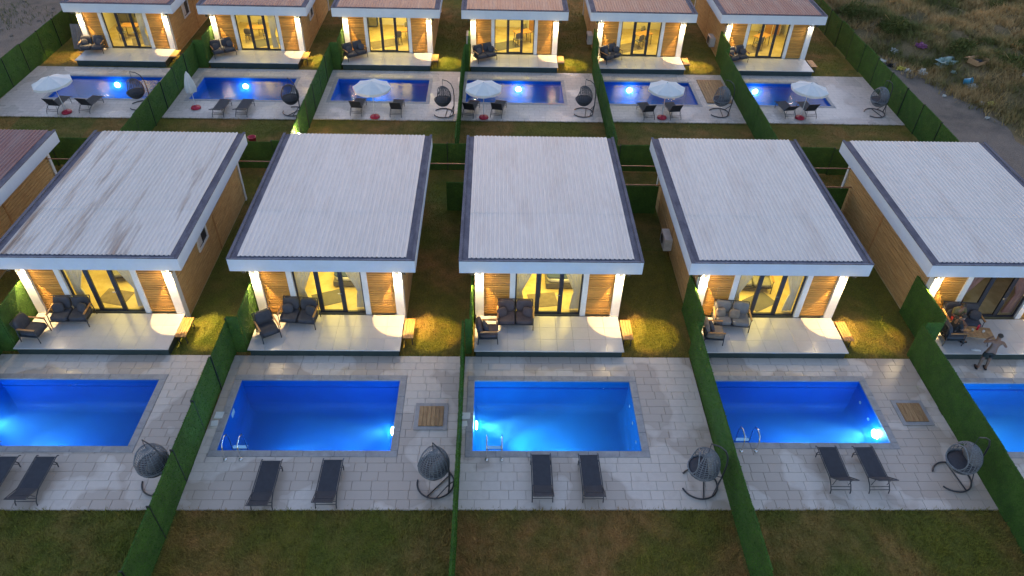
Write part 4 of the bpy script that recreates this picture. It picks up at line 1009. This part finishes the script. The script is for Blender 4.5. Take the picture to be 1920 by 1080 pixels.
# ------------------------------------------------------------------ people on the rightmost deck
def skin_mesh(name, verts, edges, radii, root, mt, parent, sub=2):
    me = bpy.data.meshes.new(name); me.from_pydata(verts, edges, []); me.materials.append(MATS[mt]); o = bpy.data.objects.new(name, me); lnk(o, parent)
    o.modifiers.new('skin', 'SKIN').use_smooth_shade = True
    if not me.skin_vertices: 
        bmx = bmesh.new(); bmx.from_mesh(me); bmx.verts.layers.skin.verify(); bmx.to_mesh(me); bmx.free()
    for i, r in enumerate(radii): me.skin_vertices[0].data[i].radius = (r, r) if not isinstance(r, tuple) else r; me.skin_vertices[0].data[i].use_root = (i == root)
    sb = o.modifiers.new('smooth', 'SUBSURF'); sb.levels = sub; sb.render_levels = sub
    return o
def person(loc, rz, label, J, top, bottom, shoes=True):
    """J: joint dict in body space (x right, y forward is -y, z up)"""
    Pn = thing('person', loc, label, 'person', None, rz)
    names = ['pelvis', 'waist', 'chest', 'neck', 'head', 'crown']+[a+s for s in 'LR' for a in ('sh', 'el', 'wr', 'ha', 'hp', 'kn', 'an', 'to')]
    ix = {n_: i for i, n_ in enumerate(names)}
    E = [('pelvis', 'waist'), ('waist', 'chest'), ('chest', 'neck'), ('neck', 'head'), ('head', 'crown')]
    for s in 'LR': E += [('chest', 'sh'+s), ('sh'+s, 'el'+s), ('el'+s, 'wr'+s), ('wr'+s, 'ha'+s), ('pelvis', 'hp'+s), ('hp'+s, 'kn'+s), ('kn'+s, 'an'+s), ('an'+s, 'to'+s)]
    rad = dict(pelvis=(.15, .11), waist=(.135, .10), chest=(.16, .11), neck=.055, head=.085, crown=.075, sh=.062, el=.045, wr=.032, ha=.036, hp=.092, kn=.06, an=.04, to=.038)
    rr = [rad.get(n_, rad.get(n_[:-1])) for n_ in names]
    skin_mesh('body', [J[n_] for n_ in names], [(ix[a], ix[b_]) for a, b_ in E], rr, 0, 'skin', Pn)
    h = Vector(J['head']); 
    MB().pillow(tuple(h+Vector((0, .018, .075))), (.09, .098, .075), .9, 8).build('hair', 'hair', Pn)
    MB().pillow(tuple(h+Vector((0, -.092, .015))), (.014, .022, .022), 1, 5).build('nose', 'skin', Pn)
    for s in 'LR':      # fingers
        a, b_ = Vector(J['wr'+s]), Vector(J['ha'+s]); d = (b_-a).normalized(); sd = d.cross(Vector((0, 0, 1)))
        if sd.length < .1: sd = Vector((1, 0, 0))
        sd.normalize(); fm = MB()
        for i in range(4):
            o_ = sd*(-.027+.018*i); k_ = (.07, .08, .075, .06)[i]; fm.tube([b_+o_, b_+o_+d*k_*.6, b_+o_+d*k_*.9+Vector((0, 0, -.025))], [.010, .009, .007], 6)
        fm.tube([b_-d*.03+sd*.03, b_+sd*.055+d*.02], [.011, .008], 6); fm.build('fingers', 'skin', Pn)
    if top:
        nm = ['waist', 'chest', 'neck']+['sh'+s for s in 'LR']+['el'+s for s in 'LR']; ii = {n_: i for i, n_ in enumerate(nm)}
        vv = [Vector(J[n_]) for n_ in nm]
        for q, s in ((5, 'L'), (6, 'R')): vv[q] = Vector(J['sh'+s]).lerp(Vector(J['el'+s]), .8)
        vv.insert(0, Vector(J['pelvis'])+Vector((0, 0, .02)))
        skin_mesh('shirt', vv, [(0, 1), (1, 2), (2, 3), (2, 4), (2, 5), (4, 6), (5, 7)], [(.17, .13), (.16, .12), (.18, .13), .062, .078, .078, .066, .066], 1, top, Pn)
    if bottom:
        vv = [Vector(J['waist']).lerp(Vector(J['pelvis']), .55), Vector(J['pelvis'])]+[Vector(J['hp'+s]) for s in 'LR']+[Vector(J['hp'+s]).lerp(Vector(J['kn'+s]), .72) for s in 'LR']
        skin_mesh('shorts', vv, [(0, 1), (1, 2), (1, 3), (2, 4), (3, 5)], [(.155, .12), (.17, .13), .112, .112, .10, .10], 1, bottom, Pn)
    if shoes:
        for s in 'LR':
            a, t_ = Vector(J['an'+s]), Vector(J['to'+s]); c_ = a.lerp(t_, .55)
            MB().pillow((c_.x, c_.y, c_.z-.035), (.052, .14, .028), .6, 6).build('sandal', 'black_cloth', Pn)
    return Pn
stand = dict(pelvis=(0, 0, .93), waist=(0, -.01, 1.10), chest=(0, 0, 1.32), neck=(0, -.02, 1.49), head=(0, -.05, 1.60), crown=(0, -.045, 1.69),
    shL=(.19, 0, 1.41), elL=(.33, -.10, 1.18), wrL=(.17, -.27, 1.30), haL=(.10, -.27, 1.37), shR=(-.19, 0, 1.41), elR=(-.36, -.03, 1.22), wrR=(-.46, -.20, 1.10), haR=(-.48, -.26, 1.06),
    hpL=(.10, 0, .88), knL=(.12, -.03, .49), anL=(.12, .03, .08), toL=(.15, -.15, .04), hpR=(-.10, 0, .88), knR=(-.13, -.09, .49), anR=(-.15, -.02, .08), toR=(-.20, -.19, .04))
person((18.86, 5.82, 0), R(165), 'person standing by the deck edge in dark swim shorts, arms raised to the face', stand, None, 'swim_green')
sit = dict(pelvis=(0, 0, .50), waist=(0, -.03, .66), chest=(0, -.05, .88), neck=(0, -.09, 1.05), head=(0, -.16, 1.14), crown=(0, -.16, 1.23),
    shL=(.19, -.05, .97), elL=(.26, -.14, .72), wrL=(.10, -.34, .74), haL=(.05, -.39, .76), shR=(-.19, -.05, .97), elR=(-.26, -.14, .72), wrR=(-.10, -.34, .74), haR=(-.05, -.39, .76),
    hpL=(.10, -.06, .49), knL=(.14, -.47, .52), anL=(.14, -.50, .09), toL=(.15, -.68, .04), hpR=(-.10, -.06, .49), knR=(-.14, -.47, .52), anR=(-.13, -.46, .09), toR=(-.15, -.64, .04))
person((18.45, 7.72, DZ), R(8), 'person in olive shirt and red shorts sitting on the sofa with a lit phone', sit, 'olive_cloth', 'red_cloth')
person((18.02, 6.98, DZ), R(90), 'person in dark clothes sitting in the armchair at the low table', sit, 'black_cloth', 'black_cloth')
ph = thing('phone', (18.48, 7.33, DZ+.79), 'small lit phone held by the person in the olive shirt', 'phone'); MB().cbox(-.04, .04, -.08, .08, -.008, 0, .003).build('phone_case', 'black_cloth', ph); MB().quad((-.035, -.07, .002), (.035, -.07, .002), (.035, .07, .002), (-.035, .07, .002)).build('phone_screen', 'screen_glow', ph)
T = thing('coffee_table', (19.0, 6.92, DZ), 'low wooden table with drinks on the rightmost deck', 'table', None, R(-8))
for i in range(6): MB().cbox(-.50, .50, -.30+i*.1+.004, -.30+(i+1)*.1-.004, .43, .46, .004).build('plank', 'wood_hatch', T)
for x in (-.42, .42):
    for s in (-1, 1): MB().tube([(x, s*.24, 0), (x, -s*.2, .43)], .02).build('leg', 'dark_metal', T)
for i, (x, y, m_, l) in enumerate([(18.78, 6.98, 'bag_white', 'white cup on the low table nearest the armchair'), (19.0, 7.05, 'red_plastic', 'dark red bottle in the middle of the low table'), (19.15, 6.9, 'plastic_white', 'white jar on the low table nearest the standing person')]):
    C_ = thing('cup' if i != 1 else 'bottle', (x, y, DZ+.46), l, 'cup' if i != 1 else 'bottle'); h = .1 if i != 1 else .24
    MB().lathe([(0, .005), (.035, 0), (.04, h*.6), (.028 if i == 1 else .042, h), (.02 if i == 1 else .036, h), (.0 if i == 1 else .03, h*.98 if i == 1 else .02)], 12).build('vessel', m_, C_)
for i, x in enumerate((18.78, 18.90)):
    s = MB().pillow((0, 0, .02), (.05, .12, .02), .6, 6).build('slipper', 'plastic_white', None, (x, 6.42, DZ), R(70)); tag(s, ('left' if i == 0 else 'right')+' one of two white slippers near the deck edge', 'slipper', 'white slippers')

# ------------------------------------------------------------------ rubbish along the track
def bag(x, y, sz, m_, label, name='plastic_bag'):
    bmx = bmesh.new(); bmesh.ops.create_icosphere(bmx, subdivisions=3, radius=1)
    rnd = random.Random(int(x*100+y*10))
    ph_ = [rnd.uniform(0, 6) for _ in range(6)]
    for v_ in bmx.verts:
        c_ = v_.co.copy(); k_ = 1+.42*math.sin(5*c_.x+ph_[0])*math.sin(6*c_.y+ph_[1])+.26*math.sin(9*c_.z+ph_[2]+4*c_.x)+.2*rnd.uniform(-1, 1)
        v_.co = Vector((c_.x*sz[0]*k_, c_.y*sz[1]*k_, max(-.3, c_.z)*sz[2]*k_))
    me = bpy.data.meshes.new(name); bmx.to_mesh(me); bmx.free(); me.materials.append(MATS[m_])
    o = inst(name, me, None, (x, y, (th(x, y) if x > 24.35 else -.06)+sz[2]*.3+.03), rnd.uniform(0, 3)); tag(o, label, 'bag' if 'bag' in name else 'litter', 'rubbish strewn along the track')
def gz(x, y): return th(x, y)
C_ = thing('cardboard_box', (31.4, 31.4, gz(31.4, 31.4)+.02), 'open cardboard box lying on the bank', 'box', None, R(25))
MB().box(-.5, .5, -.35, .35, 0, .02).box(-.5, -.48, -.35, .35, .02, .32).box(.48, .5, -.35, .35, .02, .32).box(-.48, .48, .33, .35, .02, .32).box(-.48, .48, -.35, -.33, .02, .22).build('carton', 'cardboard', C_)
fl = MB().box(-.5, .5, 0, .35, 0, .012).build('flap', 'cardboard', C_, (0, .36, .32)); fl.rotation_euler = (R(-25), 0, 0)
MB().pillow((.0, -.02, .14), (.26, .2, .1), .7, 6).build('dark_rag', 'black_cloth', C_)
C_ = thing('blue_bucket', (30.1, 29.9, gz(30.1, 29.9)+.1), 'bright blue plastic tub tipped over below the cardboard box', 'bucket')
o = MB().lathe([(0, 0), (.2, 0), (.25, .4), (.27, .41), (.24, .41), (.19, .03), (0, .03)], 18).build('tub', 'blue_plastic', C_); o.rotation_euler = (R(70), 0, R(40))
bag(30.0, 32.3, (.62, .42, .3), 'bag_green', 'large pale green plastic sheet crumpled on the bank', 'plastic_sheet')
for x, y, s, m_, l in [(30.3, 29.3, .26, 'bag_white', 'white bag just below the blue tub'), (28.3, 31.6, .30, 'bag_white', 'white bag on the edge of the track left of the green sheet'), (26.2, 33.2, .32, 'bag_white', 'white bag heap against the outer hedge fence'),
        (26.7, 32.7, .2, 'black_cloth', 'black bag in the heap beside the outer hedge fence'), (27.2, 32.2, .24, 'yellow_plastic', 'yellow bag on the track edge'), (27.5, 31.9, .2, 'bag_white', 'small white bag beside the yellow one'),
        (29.3, 34.5, .28, 'purple_plastic', 'purple bag up on the bank'), (27.7, 34.7, .26, 'bag_white', 'white bag up among the dry grass'), (25.7, 36.6, .3, 'bag_white', 'white bag farthest along the hedge'), (25.6, 35.9, .2, 'yellow_plastic', 'small yellow bag farthest along the hedge'),
        (30.5, 27.3, .22, 'yellow_plastic', 'yellow bag low on the track at the right'), (30.0, 27.4, .2, 'bag_white', 'white bag beside the yellow one at the right of the track'), (33.5, 29.6, .26, 'bag_white', 'white bag among the bushes at the right edge'), (31.0, 29.3, .2, 'cardboard', 'crushed brown carton right of the blue tub'),
        (29.4, 25.6, .12, 'bag_white', 'tiny white scrap on the track'), (28.2, 28.4, .12, 'bag_white', 'tiny white scrap in the middle of the track'), (29.9, 31.0, .15, 'bag_green', 'small pale scrap below the green plastic sheet'), (33.0, 39.6, .3, 'black_cloth', 'dark bag out on the dry field')]:
    bag(x, y, (s, s*.75, s*.6), m_, l)
# stones on the bare ground at the upper left
st_me = []
for q in range(4):
    bmx = bmesh.new(); bmesh.ops.create_icosphere(bmx, subdivisions=2, radius=1)
    for v_ in bmx.verts: v_.co *= random.uniform(.8, 1.2)
    for v_ in bmx.verts: v_.co.z *= .6
    me = bpy.data.meshes.new('rubble'); bmx.to_mesh(me); bmx.free(); me.materials.append(MATS['dirt']); st_me.append(me)
allv = []; allf = []
for q in range(420):
    x, y = random.uniform(-48, -27.2), random.uniform(24, 56); s = random.uniform(.03, .16)*(1.6 if random.random() < .1 else 1); me = st_me[q % 4]; b0 = len(allv)
    a = random.random()*6
    allv += [(x+s*(v_.co.x*math.cos(a)-v_.co.y*math.sin(a)), y+s*(v_.co.x*math.sin(a)+v_.co.y*math.cos(a)), -.06+s*v_.co.z) for v_ in me.vertices]; allf += [tuple(b0+i for i in p_.vertices) for p_ in me.polygons]
tag(lnk(bpy.data.objects.new('rubble', np_mesh('rubble', np.array(allv), np.array(allf), 'dirt'))), 'loose stones scattered on the bare ground at the upper left', 'stones', kind='stuff')
n = 5000; P3 = np.stack([rng.uniform(-47, -29.5, n), rng.uniform(36, 58, n), np.full(n, -.06)], 1); P3 = P3[(np.sin(P3[:, 0]*.9)+np.sin(P3[:, 1]*.7)+rng.normal(0, .6, n)) > .3]; P3 = np.repeat(P3, 3, 0); P3[:, :2] += rng.normal(0, .08, (len(P3), 2))
v, f = blades(P3, .25, .03, .8); tag(lnk(bpy.data.objects.new('field_weeds', np_mesh('field_weeds', v, f, 'weed_leaf'))), 'sparse weeds on the bare ground at the upper left', 'weeds', kind='stuff')

for o in list(scene.objects):
    if '_used' in o: del o['_used']
